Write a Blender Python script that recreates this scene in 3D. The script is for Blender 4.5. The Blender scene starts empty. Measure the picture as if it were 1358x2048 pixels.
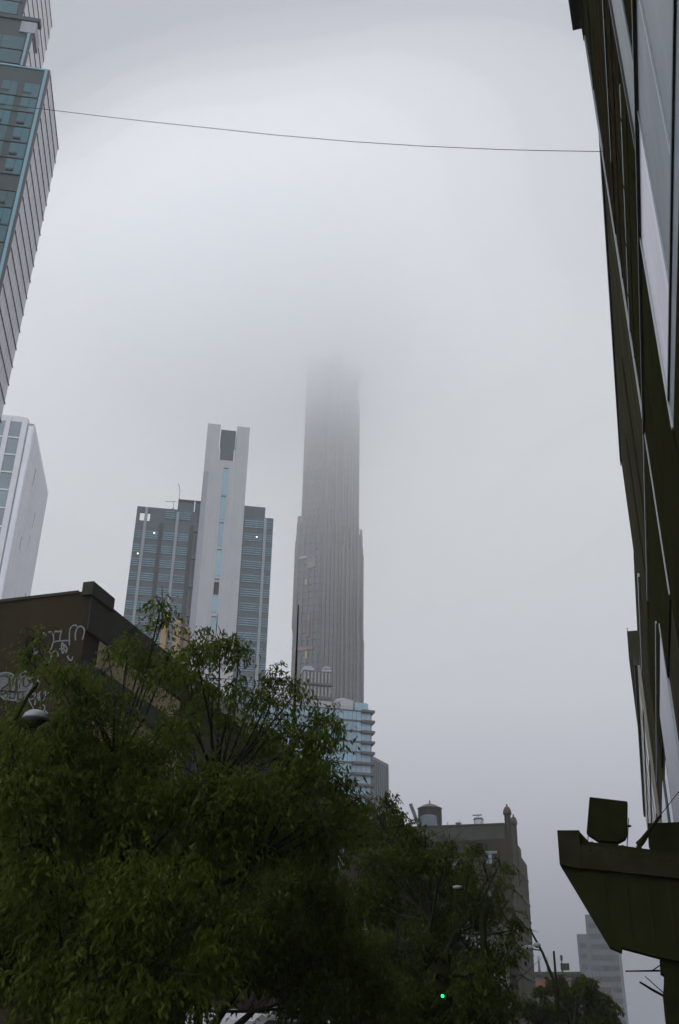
import bpy, math, random
import numpy as np
from mathutils import Matrix, Vector
random.seed(7); RNG = np.random.default_rng(11)
C = bpy.context.scene.collection
rad = math.radians

# ------------------------------------------------------------ camera
FPX = 1991.0                                   # 35 mm lens on a 36 mm tall frame of 2048 px
TH, YAW, RO = rad(28.13), rad(16.2), rad(1.014)
H_ = np.array([-math.sin(YAW), math.cos(YAW), 0]); R0_ = np.array([math.cos(YAW), math.sin(YAW), 0]); Z_ = np.array([0, 0, 1.])
F_ = H_*math.cos(TH)+Z_*math.sin(TH); U0_ = -H_*math.sin(TH)+Z_*math.cos(TH)
R_ = R0_*math.cos(RO)+U0_*math.sin(RO); U_ = U0_*math.cos(RO)-R0_*math.sin(RO)
CAMZ = 1.6
cd = bpy.data.cameras.new('camera'); cam = bpy.data.objects.new('camera', cd); C.objects.link(cam)
cd.sensor_fit = 'VERTICAL'; cd.sensor_height = 36.0; cd.sensor_width = 24.0; cd.lens = 35.0
cd.clip_start = 0.1; cd.clip_end = 9000
M = Matrix(((R_[0], U_[0], -F_[0], 0), (R_[1], U_[1], -F_[1], 0), (R_[2], U_[2], -F_[2], CAMZ), (0, 0, 0, 1)))
cam.matrix_world = M
S = bpy.context.scene; S.camera = cam

# ------------------------------------------------------------ world, sun, exposure
W = bpy.data.worlds.new('World'); S.world = W; W.use_nodes = True
nt = W.node_tree; nt.nodes.clear()
N = nt.nodes.new
out = N('ShaderNodeOutputWorld'); bg = N('ShaderNodeBackground'); sky = N('ShaderNodeTexSky')
sky.sky_type = 'NISHITA'; sky.sun_disc = False; sky.sun_elevation = rad(48); sky.sun_rotation = rad(-20); sky.dust_density = 6
hs = N('ShaderNodeHueSaturation'); hs.inputs['Saturation'].default_value = 0.25
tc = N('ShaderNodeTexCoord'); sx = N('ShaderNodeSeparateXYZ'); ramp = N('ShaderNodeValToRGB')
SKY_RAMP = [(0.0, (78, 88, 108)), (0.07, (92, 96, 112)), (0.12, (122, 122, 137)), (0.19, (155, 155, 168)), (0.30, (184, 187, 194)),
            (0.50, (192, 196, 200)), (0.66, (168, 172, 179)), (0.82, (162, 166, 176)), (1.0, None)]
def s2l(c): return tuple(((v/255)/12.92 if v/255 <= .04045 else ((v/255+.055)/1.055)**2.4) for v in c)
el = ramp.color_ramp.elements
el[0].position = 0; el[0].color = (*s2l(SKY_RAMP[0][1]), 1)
ZEN = .62                                      # unseen sky overhead, raised to light the cloud and facades
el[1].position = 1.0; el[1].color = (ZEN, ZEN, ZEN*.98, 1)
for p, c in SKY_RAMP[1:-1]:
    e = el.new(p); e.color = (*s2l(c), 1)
# unseen sky behind the camera (towards -Y), boosted to light the facades
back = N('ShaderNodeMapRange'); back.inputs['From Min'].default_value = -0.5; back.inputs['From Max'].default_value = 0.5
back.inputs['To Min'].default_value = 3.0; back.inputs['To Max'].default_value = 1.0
cl = N('ShaderNodeTexNoise'); cl.inputs['Scale'].default_value = 1.6; cl.inputs['Detail'].default_value = 3
clr = N('ShaderNodeMapRange'); clr.inputs['From Min'].default_value = .3; clr.inputs['From Max'].default_value = .7
clr.inputs['To Min'].default_value = .955; clr.inputs['To Max'].default_value = 1.04
mul1 = N('ShaderNodeVectorMath'); mul1.operation = 'SCALE'; mul2 = N('ShaderNodeVectorMath'); mul2.operation = 'SCALE'
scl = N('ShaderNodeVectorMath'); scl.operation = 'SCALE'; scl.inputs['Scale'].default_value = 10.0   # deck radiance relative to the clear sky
mix = N('ShaderNodeMix'); mix.data_type = 'RGBA'; mix.inputs['Factor'].default_value = 0.985
L = nt.links.new
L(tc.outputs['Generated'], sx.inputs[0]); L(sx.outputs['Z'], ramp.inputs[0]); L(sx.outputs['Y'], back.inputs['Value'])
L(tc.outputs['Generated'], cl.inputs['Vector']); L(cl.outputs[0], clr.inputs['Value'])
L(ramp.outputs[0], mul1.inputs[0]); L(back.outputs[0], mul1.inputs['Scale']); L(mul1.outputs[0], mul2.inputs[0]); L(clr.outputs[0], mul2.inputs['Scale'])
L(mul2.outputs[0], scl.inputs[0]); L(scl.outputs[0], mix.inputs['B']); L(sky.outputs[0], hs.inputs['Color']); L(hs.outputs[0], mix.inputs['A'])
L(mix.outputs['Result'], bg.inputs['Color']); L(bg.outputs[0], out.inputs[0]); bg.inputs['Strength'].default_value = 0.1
sd = bpy.data.lights.new('sun', 'SUN'); sd.energy = 0.7; sd.angle = rad(60); sd.color = (1, .96, .9)
sun = bpy.data.objects.new('sun', sd); C.objects.link(sun)
sv = Vector((math.sin(rad(-20))*math.cos(rad(48)), math.cos(rad(-20))*math.cos(rad(48)), math.sin(rad(48))))
sun.rotation_euler = sv.to_track_quat('Z', 'Y').to_euler(); sun.location = (0, 0, 500)
S.view_settings.view_transform = 'Standard'; S.view_settings.look = 'None'; S.view_settings.exposure = 0.12; S.view_settings.gamma = 1
cy = S.cycles; cy.use_adaptive_sampling = False; cy.use_denoising = True; cy.denoiser = 'OPENIMAGEDENOISE'; cy.max_bounces = 32; cy.diffuse_bounces = 3; cy.glossy_bounces = 3; cy.volume_bounces = 32
cy.transparent_max_bounces = 8; cy.caustics_reflective = False; cy.caustics_refractive = False; cy.sample_clamp_indirect = 6

# ------------------------------------------------------------ pixel -> place helpers
def ray(px, py): return F_*FPX + R_*(px-679) - U_*(py-1024)
def atX(px, py, X): d = ray(px, py); t = X/d[0]; return Vector((X, d[1]*t, CAMZ+d[2]*t))
def atY(px, py, Y): d = ray(px, py); t = Y/d[1]; return Vector((d[0]*t, Y, CAMZ+d[2]*t))
def atD(px, py, D): d = ray(px, py); t = D/math.hypot(d[0], d[1]); return Vector((d[0]*t, d[1]*t, CAMZ+d[2]*t))
class Fr:
    """a building's own frame: x along its front (left to right), y away from the street"""
    def __init__(s, ox, oy, a):
        s.o = (ox, oy); s.a = rad(a); s.ux = (math.sin(s.a), math.cos(s.a)); s.uy = (-math.cos(s.a), math.sin(s.a))
    def rz(s): return math.pi/2 - s.a
    def f(s, px, py, y=0.):                     # point on the plane y = const -> (x, z)
        d = ray(px, py); dn = d[0]*s.uy[0]+d[1]*s.uy[1]; on = s.o[0]*s.uy[0]+s.o[1]*s.uy[1]
        t = (on+y)/dn; w = (d[0]*t-s.o[0], d[1]*t-s.o[1]); return w[0]*s.ux[0]+w[1]*s.ux[1], CAMZ+d[2]*t
    def r(s, px, py, x=0.):                     # point on the plane x = const -> (y, z)
        d = ray(px, py); dn = d[0]*s.ux[0]+d[1]*s.ux[1]; on = s.o[0]*s.ux[0]+s.o[1]*s.ux[1]
        t = (on+x)/dn; w = (d[0]*t-s.o[0], d[1]*t-s.o[1]); return w[0]*s.uy[0]+w[1]*s.uy[1], CAMZ+d[2]*t

# ------------------------------------------------------------ mesh helpers
class MB:
    def __init__(s): s.v = []; s.f = []
    def quad(s, *p): n = len(s.v); s.v += [tuple(q) for q in p]; s.f.append(tuple(range(n, n+len(p)))); return s
    def box(s, x0, x1, y0, y1, z0, z1):
        n = len(s.v); s.v += [(x0, y0, z0), (x1, y0, z0), (x1, y1, z0), (x0, y1, z0), (x0, y0, z1), (x1, y0, z1), (x1, y1, z1), (x0, y1, z1)]
        s.f += [tuple(n+i for i in q) for q in ((0, 3, 2, 1), (4, 5, 6, 7), (0, 1, 5, 4), (1, 2, 6, 5), (2, 3, 7, 6), (3, 0, 4, 7))]; return s
    def prism(s, poly, a0, a1, axis='z'):
        """poly: list of 2D points; extruded a0..a1 along the axis"""
        def P(p, a): return (p[0], p[1], a) if axis == 'z' else ((p[0], a, p[1]) if axis == 'y' else (a, p[0], p[1]))
        n = len(s.v); k = len(poly); s.v += [P(p, a0) for p in poly]+[P(p, a1) for p in poly]
        s.f.append(tuple(range(n+k-1, n-1, -1))); s.f.append(tuple(range(n+k, n+2*k)))
        for i in range(k): j = (i+1) % k; s.f.append((n+i, n+j, n+k+j, n+k+i))
        return s
    def tube(s, pts, rs, n=8):
        pts = [Vector(p) for p in pts]
        if not hasattr(rs, '__len__'): rs = [rs]*len(pts)
        b = len(s.v)
        for i, p in enumerate(pts):
            t = (pts[min(i+1, len(pts)-1)]-pts[max(i-1, 0)])
            if t.length < 1e-9: t = Vector((0, 0, 1))
            t.normalize(); a = t.cross(Vector((0, 0, 1)) if abs(t.z) < .95 else Vector((1, 0, 0))).normalized(); c = t.cross(a)
            for j in range(n):
                w = 2*math.pi*j/n; q = p+(a*math.cos(w)+c*math.sin(w))*rs[i]; s.v.append(tuple(q))
        for i in range(len(pts)-1):
            for j in range(n):
                k = (j+1) % n; s.f.append((b+i*n+j, b+i*n+k, b+(i+1)*n+k, b+(i+1)*n+j))
        s.f.append(tuple(b+j for j in range(n-1, -1, -1))); s.f.append(tuple(b+(len(pts)-1)*n+j for j in range(n))); return s
    def lathe(s, prof, cx=0, cy=0, n=20, sx=1, sy=1):
        b = len(s.v)
        for r, z in prof:
            for j in range(n): w = 2*math.pi*j/n; s.v.append((cx+r*sx*math.cos(w), cy+r*sy*math.sin(w), z))
        for i in range(len(prof)-1):
            for j in range(n): k = (j+1) % n; s.f.append((b+i*n+j, b+i*n+k, b+(i+1)*n+k, b+(i+1)*n+j))
        s.f.append(tuple(b+j for j in range(n-1, -1, -1))); s.f.append(tuple(b+(len(prof)-1)*n+j for j in range(n))); return s
    def build(s, name, mat, parent=None, smooth=False, bevel=0):
        me = bpy.data.meshes.new(name); me.from_pydata(s.v, [], s.f); me.update()
        if smooth: me.polygons.foreach_set('use_smooth', [True]*len(me.polygons))
        o = bpy.data.objects.new(name, me); me.materials.append(mat); C.objects.link(o)
        if parent is not None: o.parent = parent
        if bevel:
            b = o.modifiers.new('b', 'BEVEL'); b.width = bevel; b.segments = 2; b.limit_method = 'ANGLE'
        return o
def tag(o, label=None, cat=None, group=None, kind=None):
    if label: o['label'] = label
    if cat: o['category'] = cat
    if group: o['group'] = group
    if kind: o['kind'] = kind
    return o
def thing(name, label, cat, loc=(0, 0, 0), rz=0, group=None):
    o = bpy.data.objects.new(name, None); C.objects.link(o); o.location = loc; o.rotation_euler = (0, 0, rz)
    o.empty_display_size = .2
    return tag(o, label, cat, group)
def frame_thing(fr, name, label, cat): return thing(name, label, cat, (fr.o[0], fr.o[1], 0), fr.rz())
def copy_tree(o, parent=None):
    c = o.copy(); C.objects.link(c)
    if parent is not None: c.parent = parent
    for ch in [x for x in bpy.data.objects if x.parent == o]: copy_tree(ch, c)
    return c

# ------------------------------------------------------------ materials
def mat(name, col, rough=.8, metal=0., noise=0., nscale=1., rnd=0., spec=None, emis=None, bump=0., bscale=20., coat=0., streak=0.):
    m = bpy.data.materials.new(name); m.use_nodes = True; t = m.node_tree; b = t.nodes['Principled BSDF']
    b.inputs['Base Color'].default_value = (*col, 1); b.inputs['Roughness'].default_value = rough; b.inputs['Metallic'].default_value = metal
    if spec is not None: b.inputs['Specular IOR Level'].default_value = spec
    if coat: b.inputs['Coat Weight'].default_value = coat
    if emis: b.inputs['Emission Color'].default_value = (*emis[0], 1); b.inputs['Emission Strength'].default_value = emis[1]
    tc = t.nodes.new('ShaderNodeTexCoord'); src = None
    def fac(sock, lo, hi, a=.25, c=.75):
        r = t.nodes.new('ShaderNodeMapRange'); t.links.new(sock, r.inputs['Value'])
        r.inputs['From Min'].default_value = a; r.inputs['From Max'].default_value = c; r.inputs['To Min'].default_value = lo; r.inputs['To Max'].default_value = hi
        return r.outputs[0]
    facs = []
    if noise:
        n = t.nodes.new('ShaderNodeTexNoise'); n.inputs['Scale'].default_value = nscale; n.inputs['Detail'].default_value = 6
        t.links.new(tc.outputs['Object'], n.inputs['Vector']); facs.append(fac(n.outputs[0], 1-noise, 1+noise))
    if streak:
        mp = t.nodes.new('ShaderNodeMapping'); mp.inputs['Scale'].default_value = (1.4, 1.4, .05); t.links.new(tc.outputs['Object'], mp.inputs['Vector'])
        n = t.nodes.new('ShaderNodeTexNoise'); n.inputs['Scale'].default_value = 1.; n.inputs['Detail'].default_value = 4
        t.links.new(mp.outputs[0], n.inputs['Vector']); facs.append(fac(n.outputs[0], 1-streak, 1+streak, .3, .7))
    if rnd:
        oi = t.nodes.new('ShaderNodeObjectInfo'); facs.append(fac(oi.outputs['Random'], 1-rnd, 1+rnd, 0, 1))
    if facs:
        cur = facs[0]
        for f2 in facs[1:]:
            mm = t.nodes.new('ShaderNodeMath'); mm.operation = 'MULTIPLY'; t.links.new(cur, mm.inputs[0]); t.links.new(f2, mm.inputs[1]); cur = mm.outputs[0]
        vm = t.nodes.new('ShaderNodeVectorMath'); vm.operation = 'SCALE'; vm.inputs[0].default_value = col
        t.links.new(cur, vm.inputs['Scale']); t.links.new(vm.outputs[0], b.inputs['Base Color'])
    if bump:
        n = t.nodes.new('ShaderNodeTexNoise'); n.inputs['Scale'].default_value = bscale; n.inputs['Detail'].default_value = 4
        t.links.new(tc.outputs['Object'], n.inputs['Vector']); bp = t.nodes.new('ShaderNodeBump'); bp.inputs['Strength'].default_value = bump
        bp.inputs['Distance'].default_value = .05
        t.links.new(n.outputs[0], bp.inputs['Height']); t.links.new(bp.outputs[0], b.inputs['Normal'])
    return m
def brick(name, c1, c2, cm, scale=1., axis='xz', stain=.35):
    m = bpy.data.materials.new(name); m.use_nodes = True; t = m.node_tree; b = t.nodes['Principled BSDF']; b.inputs['Roughness'].default_value = .9
    b.inputs['Specular IOR Level'].default_value = .25
    tc = t.nodes.new('ShaderNodeTexCoord'); sp = t.nodes.new('ShaderNodeSeparateXYZ'); cb = t.nodes.new('ShaderNodeCombineXYZ')
    t.links.new(tc.outputs['Object'], sp.inputs[0])
    ad = t.nodes.new('ShaderNodeMath'); ad.operation = 'ADD'; t.links.new(sp.outputs['X'], ad.inputs[0]); t.links.new(sp.outputs['Y'], ad.inputs[1])
    t.links.new(ad.outputs[0], cb.inputs['X']); t.links.new(sp.outputs['Z'], cb.inputs['Y'])
    br = t.nodes.new('ShaderNodeTexBrick'); t.links.new(cb.outputs[0], br.inputs['Vector'])
    br.inputs['Scale'].default_value = scale; br.inputs['Brick Width'].default_value = .22; br.inputs['Row Height'].default_value = .075; br.inputs['Mortar Size'].default_value = .009
    br.inputs['Color1'].default_value = (*c1, 1); br.inputs['Color2'].default_value = (*c2, 1); br.inputs['Mortar'].default_value = (*cm, 1)
    n = t.nodes.new('ShaderNodeTexNoise'); n.inputs['Scale'].default_value = .45; n.inputs['Detail'].default_value = 8; t.links.new(tc.outputs['Object'], n.inputs['Vector'])
    r = t.nodes.new('ShaderNodeMapRange'); t.links.new(n.outputs[0], r.inputs['Value']); r.inputs['From Min'].default_value = .3; r.inputs['From Max'].default_value = .7
    r.inputs['To Min'].default_value = 1-stain; r.inputs['To Max'].default_value = 1+stain
    v = t.nodes.new('ShaderNodeVectorMath'); v.operation = 'SCALE'; t.links.new(br.outputs['Color'], v.inputs[0]); t.links.new(r.outputs[0], v.inputs['Scale'])
    t.links.new(v.outputs[0], b.inputs['Base Color'])
    bp = t.nodes.new('ShaderNodeBump'); bp.inputs['Strength'].default_value = .4; bp.inputs['Distance'].default_value = .01; t.links.new(br.outputs['Fac'], bp.inputs['Height']); bp.invert = True
    t.links.new(bp.outputs[0], b.inputs['Normal']); return m
def leafmat(name, c1, c2):
    m = bpy.data.materials.new(name); m.use_nodes = True; t = m.node_tree; b = t.nodes['Principled BSDF']
    b.inputs['Roughness'].default_value = .55; b.inputs['Specular IOR Level'].default_value = .12
    g = t.nodes.new('ShaderNodeNewGeometry'); mx = t.nodes.new('ShaderNodeMix'); mx.data_type = 'RGBA'
    mx.inputs['A'].default_value = (*c1, 1); mx.inputs['B'].default_value = (*c2, 1); t.links.new(g.outputs['Random Per Island'], mx.inputs['Factor'])
    t.links.new(mx.outputs['Result'], b.inputs['Base Color'])
    tr = t.nodes.new('ShaderNodeBsdfTranslucent'); t.links.new(mx.outputs['Result'], tr.inputs['Color'])
    ms = t.nodes.new('ShaderNodeMixShader'); ms.inputs[0].default_value = .5; t.links.new(b.outputs[0], ms.inputs[1]); t.links.new(tr.outputs[0], ms.inputs[2])
    t.links.new(ms.outputs[0], t.nodes['Material Output'].inputs['Surface']); return m

m_asphalt = mat('asphalt', (.045, .045, .047), .9, noise=.25, nscale=3, bump=.3)
m_walk = mat('pavement', (.2, .19, .18), .9, noise=.15, nscale=2)
m_kerb = mat('kerb_stone', (.25, .24, .23), .85, noise=.1, nscale=3)
m_ground = mat('ground', (.17, .17, .16), .95, noise=.2, nscale=.2)
m_paint = mat('road_paint', (.7, .7, .66), .7, noise=.15, nscale=4)
m_brick = brick('dark_brick', (.033, .017, .004), (.024, .015, .003), (.023, .019, .007), stain=.4)  # dark brown brick tone with random staining
m_brick2 = brick('brown_brick', (.085, .05, .033), (.06, .04, .03), (.06, .055, .045), stain=.35)
m_brick3 = brick('castle_brick', (.03, .022, .010), (.024, .019, .009), (.028, .025, .015), stain=.3)
m_stone_d = mat('dark_stone', (.027, .027, .013), .9, noise=.3, nscale=1.5, streak=.15)
m_parapet = mat('grey_render', (.036, .037, .026), .9, noise=.2, nscale=.8, streak=.15)
m_beige = mat('beige_stucco', (.36, .27, .16), .9, noise=.15, nscale=1.2, streak=.12)
m_beige2 = mat('beige_stone', (.26, .235, .18), .85, noise=.15, nscale=1., streak=.1)
m_teal = mat('teal_glass', (.012, .085, .1), .3, noise=.15, nscale=.3, rnd=.35, spec=.4)
m_tealpan = mat('dark_teal_panel', (.012, .024, .024), .6, noise=.15, nscale=.4, rnd=.2)
m_mull = mat('dark_mullion', (.012, .014, .014), .5, metal=0)
m_pale = mat('pale_facade_panel', (.46, .455, .485), .45, metal=.1, noise=.08, nscale=.6, streak=.1)
m_bluesteel = mat('blue_corner_glass', (.13, .23, .27), .3, metal=.4)
m_white = mat('white_precast', (.66, .63, .63), .7, noise=.06, nscale=.3, streak=.05)
m_white2 = mat('white_corrugated', (.72, .71, .73), .6, noise=.06, nscale=.4, streak=.12)
m_bluegl = mat('blue_grey_glass', (.12, .175, .21), .15, noise=.2, nscale=.2, rnd=.3, spec=.7)
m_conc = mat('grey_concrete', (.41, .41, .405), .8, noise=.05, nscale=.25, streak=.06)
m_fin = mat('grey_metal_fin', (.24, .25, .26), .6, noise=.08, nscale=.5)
m_conc2 = mat('darker_concrete', (.32, .32, .335), .8, noise=.06, nscale=.3, streak=.08)  # concrete in a darker grey tone
m_darkgl = mat('dark_spandrel', (.034, .05, .058), .3, noise=.15, nscale=.4)
m_louv = mat('teal_window_stripe', (.11, .2, .24), .25, noise=.3, nscale=1.2, rnd=.12)
m_dkgrey = mat('dark_grey_cladding', (.065, .08, .086), .6, noise=.12, nscale=.5)
m_towgl = mat('tower_dark_glass', (.11, .128, .136), .35, noise=.25, nscale=.12, rnd=.15)
m_bronze = mat('bronze_fin', (.135, .128, .125), .7, metal=0, noise=.1, nscale=.5)
m_brite = mat('pale_bronze_fin', (.26, .235, .22), .6, metal=0)
m_pink = mat('reddish_netting', (.27, .16, .16), .9, noise=.35, nscale=.25)
m_yel = mat('yellow_formwork', (.45, .33, .10), .8)
m_lightbl = mat('pale_blue_glass', (.18, .31, .365), .18, noise=.12, nscale=.3, rnd=.16, spec=.6)
m_ledge = mat('brown_grey_slab_edge', (.07, .07, .075), .7)
m_ornate = mat('pale_stone_ornament', (.27, .27, .25), .8, noise=.15, nscale=.8)
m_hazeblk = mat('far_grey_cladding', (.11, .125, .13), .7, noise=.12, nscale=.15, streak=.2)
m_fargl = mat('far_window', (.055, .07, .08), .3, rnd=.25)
m_near = mat('near_black_cladding', (.022, .022, .007), 1., noise=.25, nscale=.8, spec=0)
m_nbrown = mat('dark_bronze_cladding', (.026, .021, .009), .8, noise=.3, nscale=.5, streak=.25, spec=0)
m_gwall = mat('grey_brown_brick_wall', (.05, .047, .028), 1., spec=0, noise=.25, nscale=.5, streak=.25)
m_alu = mat('brushed_aluminium', (.4, .42, .44), .4, metal=.8, noise=.06, nscale=2)
m_panelb = mat('blue_grey_panel', (.13, .165, .19), .5, metal=.4, noise=.18, nscale=.5, bump=.12, bscale=1.2, streak=.12)
m_panell = mat('silver_lilac_panel', (.5, .49, .56), .36, metal=.9, noise=.1, nscale=.7, streak=.1, bump=.08, bscale=1.5)
m_black = mat('black_steel', (.024, .025, .009), .9, noise=.3, nscale=3, spec=0)
m_olive = mat('dull_olive_steel', (.036, .034, .018), .9, noise=.4, nscale=3, spec=0)
m_shade = mat('black_canopy_steel', (.03, .031, .011), .9, noise=.2, nscale=2, spec=0)
m_bark = mat('bark', (.016, .017, .007), .95, noise=.4, nscale=6, bump=.6, bscale=18)
m_leaf = leafmat('leaf', (.075, .112, .014), (.112, .15, .018))
m_leaf2 = leafmat('leaf_dark', (.06, .082, .011), (.085, .108, .014))
m_wood = mat('dark_wood_stave', (.022, .019, .012), .9, noise=.3, nscale=2, streak=.3)
m_roofm = mat('brown_tank_roof', (.1, .07, .05), .7, noise=.2, nscale=1.5)
m_pblue = mat('pale_blue_tarp', (.11, .14, .16), .7, noise=.2, nscale=1)
m_terra = mat('terracotta_dome', (.065, .034, .022), .8, noise=.25, nscale=2)
m_spray = mat('white_spray_paint', (.19, .21, .22), .8, noise=.2, nscale=8)
m_sprayg = mat('silver_spray_paint', (.1, .108, .095), .6, metal=.2, noise=.3, nscale=5)
m_sprayk = mat('black_spray_paint', (.012, .012, .01), .8)
m_galv = mat('galvanised_steel', (.4, .42, .44), .5, metal=.5, noise=.1, nscale=5)
m_lampw = mat('white_lamp_housing', (.3, .31, .33), .4, noise=.05)
m_tl = mat('traffic_light_yellow', (.25, .16, .02), .6)
m_green = mat('lit_green_lens', (.02, .5, .2), .3, emis=((.02, 1., .30), 1.6))
m_spot = mat('lit_white_lamp', (.8, .8, .8), .3, emis=((1., .93, .82), 2.0))
m_van = mat('silver_van_paint', (.26, .265, .28), .25, metal=.3, coat=.6)
m_glass = mat('car_glass', (.02, .025, .03), .06, spec=.8)
m_rub = mat('tyre_rubber', (.02, .02, .02), .9)
m_red = mat('red_awning', (.14, .03, .012), .8, noise=.15)
m_cream = mat('pink_cream_render', (.12, .09, .085), .85, noise=.12)
m_sign = mat('pale_sign_board', (.16, .18, .2), .7, noise=.1)
m_orange = mat('orange_hoarding', (.16, .05, .012), .8)
m_win = mat('dark_window_glass', (.03, .036, .04), .12, rnd=.4, spec=.6)
m_wire = mat('cable_black', (.03, .02, .02), .7)
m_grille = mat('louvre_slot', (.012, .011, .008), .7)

# ------------------------------------------------------------ ground and street
g = MB(); g.quad((-1400, -100, -.16), (1400, -100, -.16), (1400, 1400, -.16), (-1400, 1400, -.16)); tag(g.build('ground', m_ground), kind='structure')
SX0, SX1 = -19.4, 2.0                          # building lines of the street
g = MB(); g.quad((-16.2, -90, -.15), (-1.7, -90, -.15), (-1.7, 900, -.15), (-16.2, 900, -.15)); tag(g.build('road', m_asphalt), kind='structure')
g = MB(); g.box(-1.4, 2.0, -90, 900, -.15, 0); tag(g.build('pavement', m_walk), kind='structure')
g = MB(); g.box(-19.4, -16.5, -90, 900, -.15, 0); tag(g.build('pavement', m_walk), kind='structure')
g = MB(); g.box(-1.7, -1.402, -90, 900, -.15, -.004); g.box(-16.498, -16.2, -90, 900, -.15, -.004); tag(g.build('kerb', m_kerb), kind='structure')
g = MB()
for y in range(-80, 800, 9): g.quad((-9.02, y, -.146), (-8.88, y, -.146), (-8.88, y+3, -.146), (-9.02, y+3, -.146))
tag(g.build('road_markings', m_paint), kind='structure')

# ------------------------------------------------------------ teal glass tower (top left)
def many(root, name, m, rects, cap=100):
    """rects: list of MB; each its own part up to the cap, the rest one stuff part"""
    for b in rects[:cap]: b.build(name, m, root)
    if len(rects) > cap:
        r = MB()
        for b in rects[cap:]:
            n = len(r.v); r.v += b.v; r.f += [tuple(n+i for i in q) for q in b.f]
        tag(r.build(name, m, root), kind='stuff')

c0 = atD(92, 172, 114); fr = Fr(c0.x, c0.y, 65)
t = frame_thing(fr, 'glass_tower', 'teal glass tower with stepped top and pale banded side, at the upper left edge', 'tower')
_, H1 = fr.f(97, 141); LR, _ = fr.r(116.5, 289); xb, _ = fr.f(50, 126); _, H2 = fr.f(68, 44); xc, _ = fr.f(43, 34)
H3 = H2+22
MB().box(-42, 0, 0, LR, 0, H1-.25).build('lower_block', m_tealpan, t)
MB().box(-42, xb, 0, LR+2, H1-.25, H2).build('middle_block', m_tealpan, t)
MB().box(-42, xc, 0, LR+2, H2, H3).build('upper_block', m_tealpan, t)
MB().box(-42.1, .1, -.12, 1.6, H1-.25, H1+.1).build('parapet_cap', m_bluesteel, t)
MB().box(-42.1, fr.f(82, 41)[0], -.25, 1.2, H2-.1, H2+.7).build('balcony_slab', m_tealpan, t)
bx0, _ = fr.f(40, 60); bx1, _ = fr.f(72, 60)
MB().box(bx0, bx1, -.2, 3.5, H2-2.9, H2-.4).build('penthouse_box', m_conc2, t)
FH = 3.22
xp0, _ = fr.f(41, 176)
bay = -xp0-1.35
gl, slots, sl = [], [], MB()
fz = H1-3.3; k = 0
while fz > 34:
    z1 = fz; z0 = fz-FH
    for bi in range(3):
        xr = -.85-bi*(bay+1.0); xl = xr-bay
        off = -1.15*bi
        if k in (6, 13, 20): pass
        else:
            zz0, zz1 = z0+.18, z1-.2
            if bi == 0 or bi == 1 or k % 2 == 0:
                p = MB(); p.box(xl, xl+bay*.52, -.06, -.005, zz0+.9+off*.0, zz1); p.box(xl+bay*.52+.07, xr, -.06, -.005, zz0, zz1)
                p.box(xl, xl+bay*.52, -.06, -.005, zz0, zz0+.3)
                gl.append(p)
                if k > 1: slots.append(MB().box(xl+.15, xl+bay*.5, -.2, -.005, zz0+.42, zz0+.8))
    sl.box(-41, -.9, -.16, 0, z0-.1, z0+.06)
    k += 1; fz = z0
# middle and upper blocks
for zb, xr0, top in ((H1+.4, xb, H2-3.), (H2+1., xc, H3-1)):
    z = zb
    while z+3 < top+.1:
        for bi in range(3):
            xr = xr0-.9-bi*7.2; p = MB(); p.box(xr-6.6, xr-3.4, -.06, -.005, z+.2, z+3.); p.box(xr-3.3, xr, -.06, -.005, z+.2, z+3.); gl.append(p)
        sl.box(-41, xr0-.4, -.14, 0, z-.05, z+.08); z += 3.2
many(t, 'window', m_teal, gl); many(t, 'louvre', m_grille, slots); sl.build('floor_edges', m_mull, t)
MB().box(-.62, -.18, -.2, .02, 0, H1-.3).build('corner_glazing', m_bluesteel, t)
MB().box(-.16, .2, -.26, .2, 0, H1-.3).build('corner_mullion', m_mull, t)
MB().box(xb-.6, xb-.2, -.2, .02, H1+.1, H2-3).build('corner_glazing', m_bluesteel, t)
MB().box(xb-.15, xb+.15, -.22, .2, H1+.1, H2-3).build('corner_mullion', m_mull, t)
pal, lines = [], MB()
z = H1-.5
while z > 30:
    pal.append(MB().box(.005, .12, .3, LR-.1, z-FH+.14, z-.14)); lines.box(0, .24, .2, LR+.04, z-.12, z+.0); z -= FH
many(t, 'pale_panel', m_pale, pal)
z = H2-.4
while z > H1: lines.box(xb, xb+.22, .2, LR+2, z-.14, z+.02); MB().box(xb+.005, xb+.12, .3, LR+1.9, max(z-FH+.14, H1), z-.14).build('pale_panel', m_pale, t); z -= FH
z = H3-.4
while z > H2+1: lines.box(xc, xc+.22, .2, LR+2, z-.14, z+.02); MB().box(xc+.005, xc+.12, .3, LR+1.9, max(z-FH+.14, H2+.8), z-.14).build('pale_panel', m_pale, t); z -= FH
lines.build('slab_edges', m_mull, t)
for i in range(1, int(LR/1.55)): MB().box(.1, .16, i*1.55, i*1.55+.07, 20, H1-.6).build('side_mullion', m_pale, t)

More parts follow.
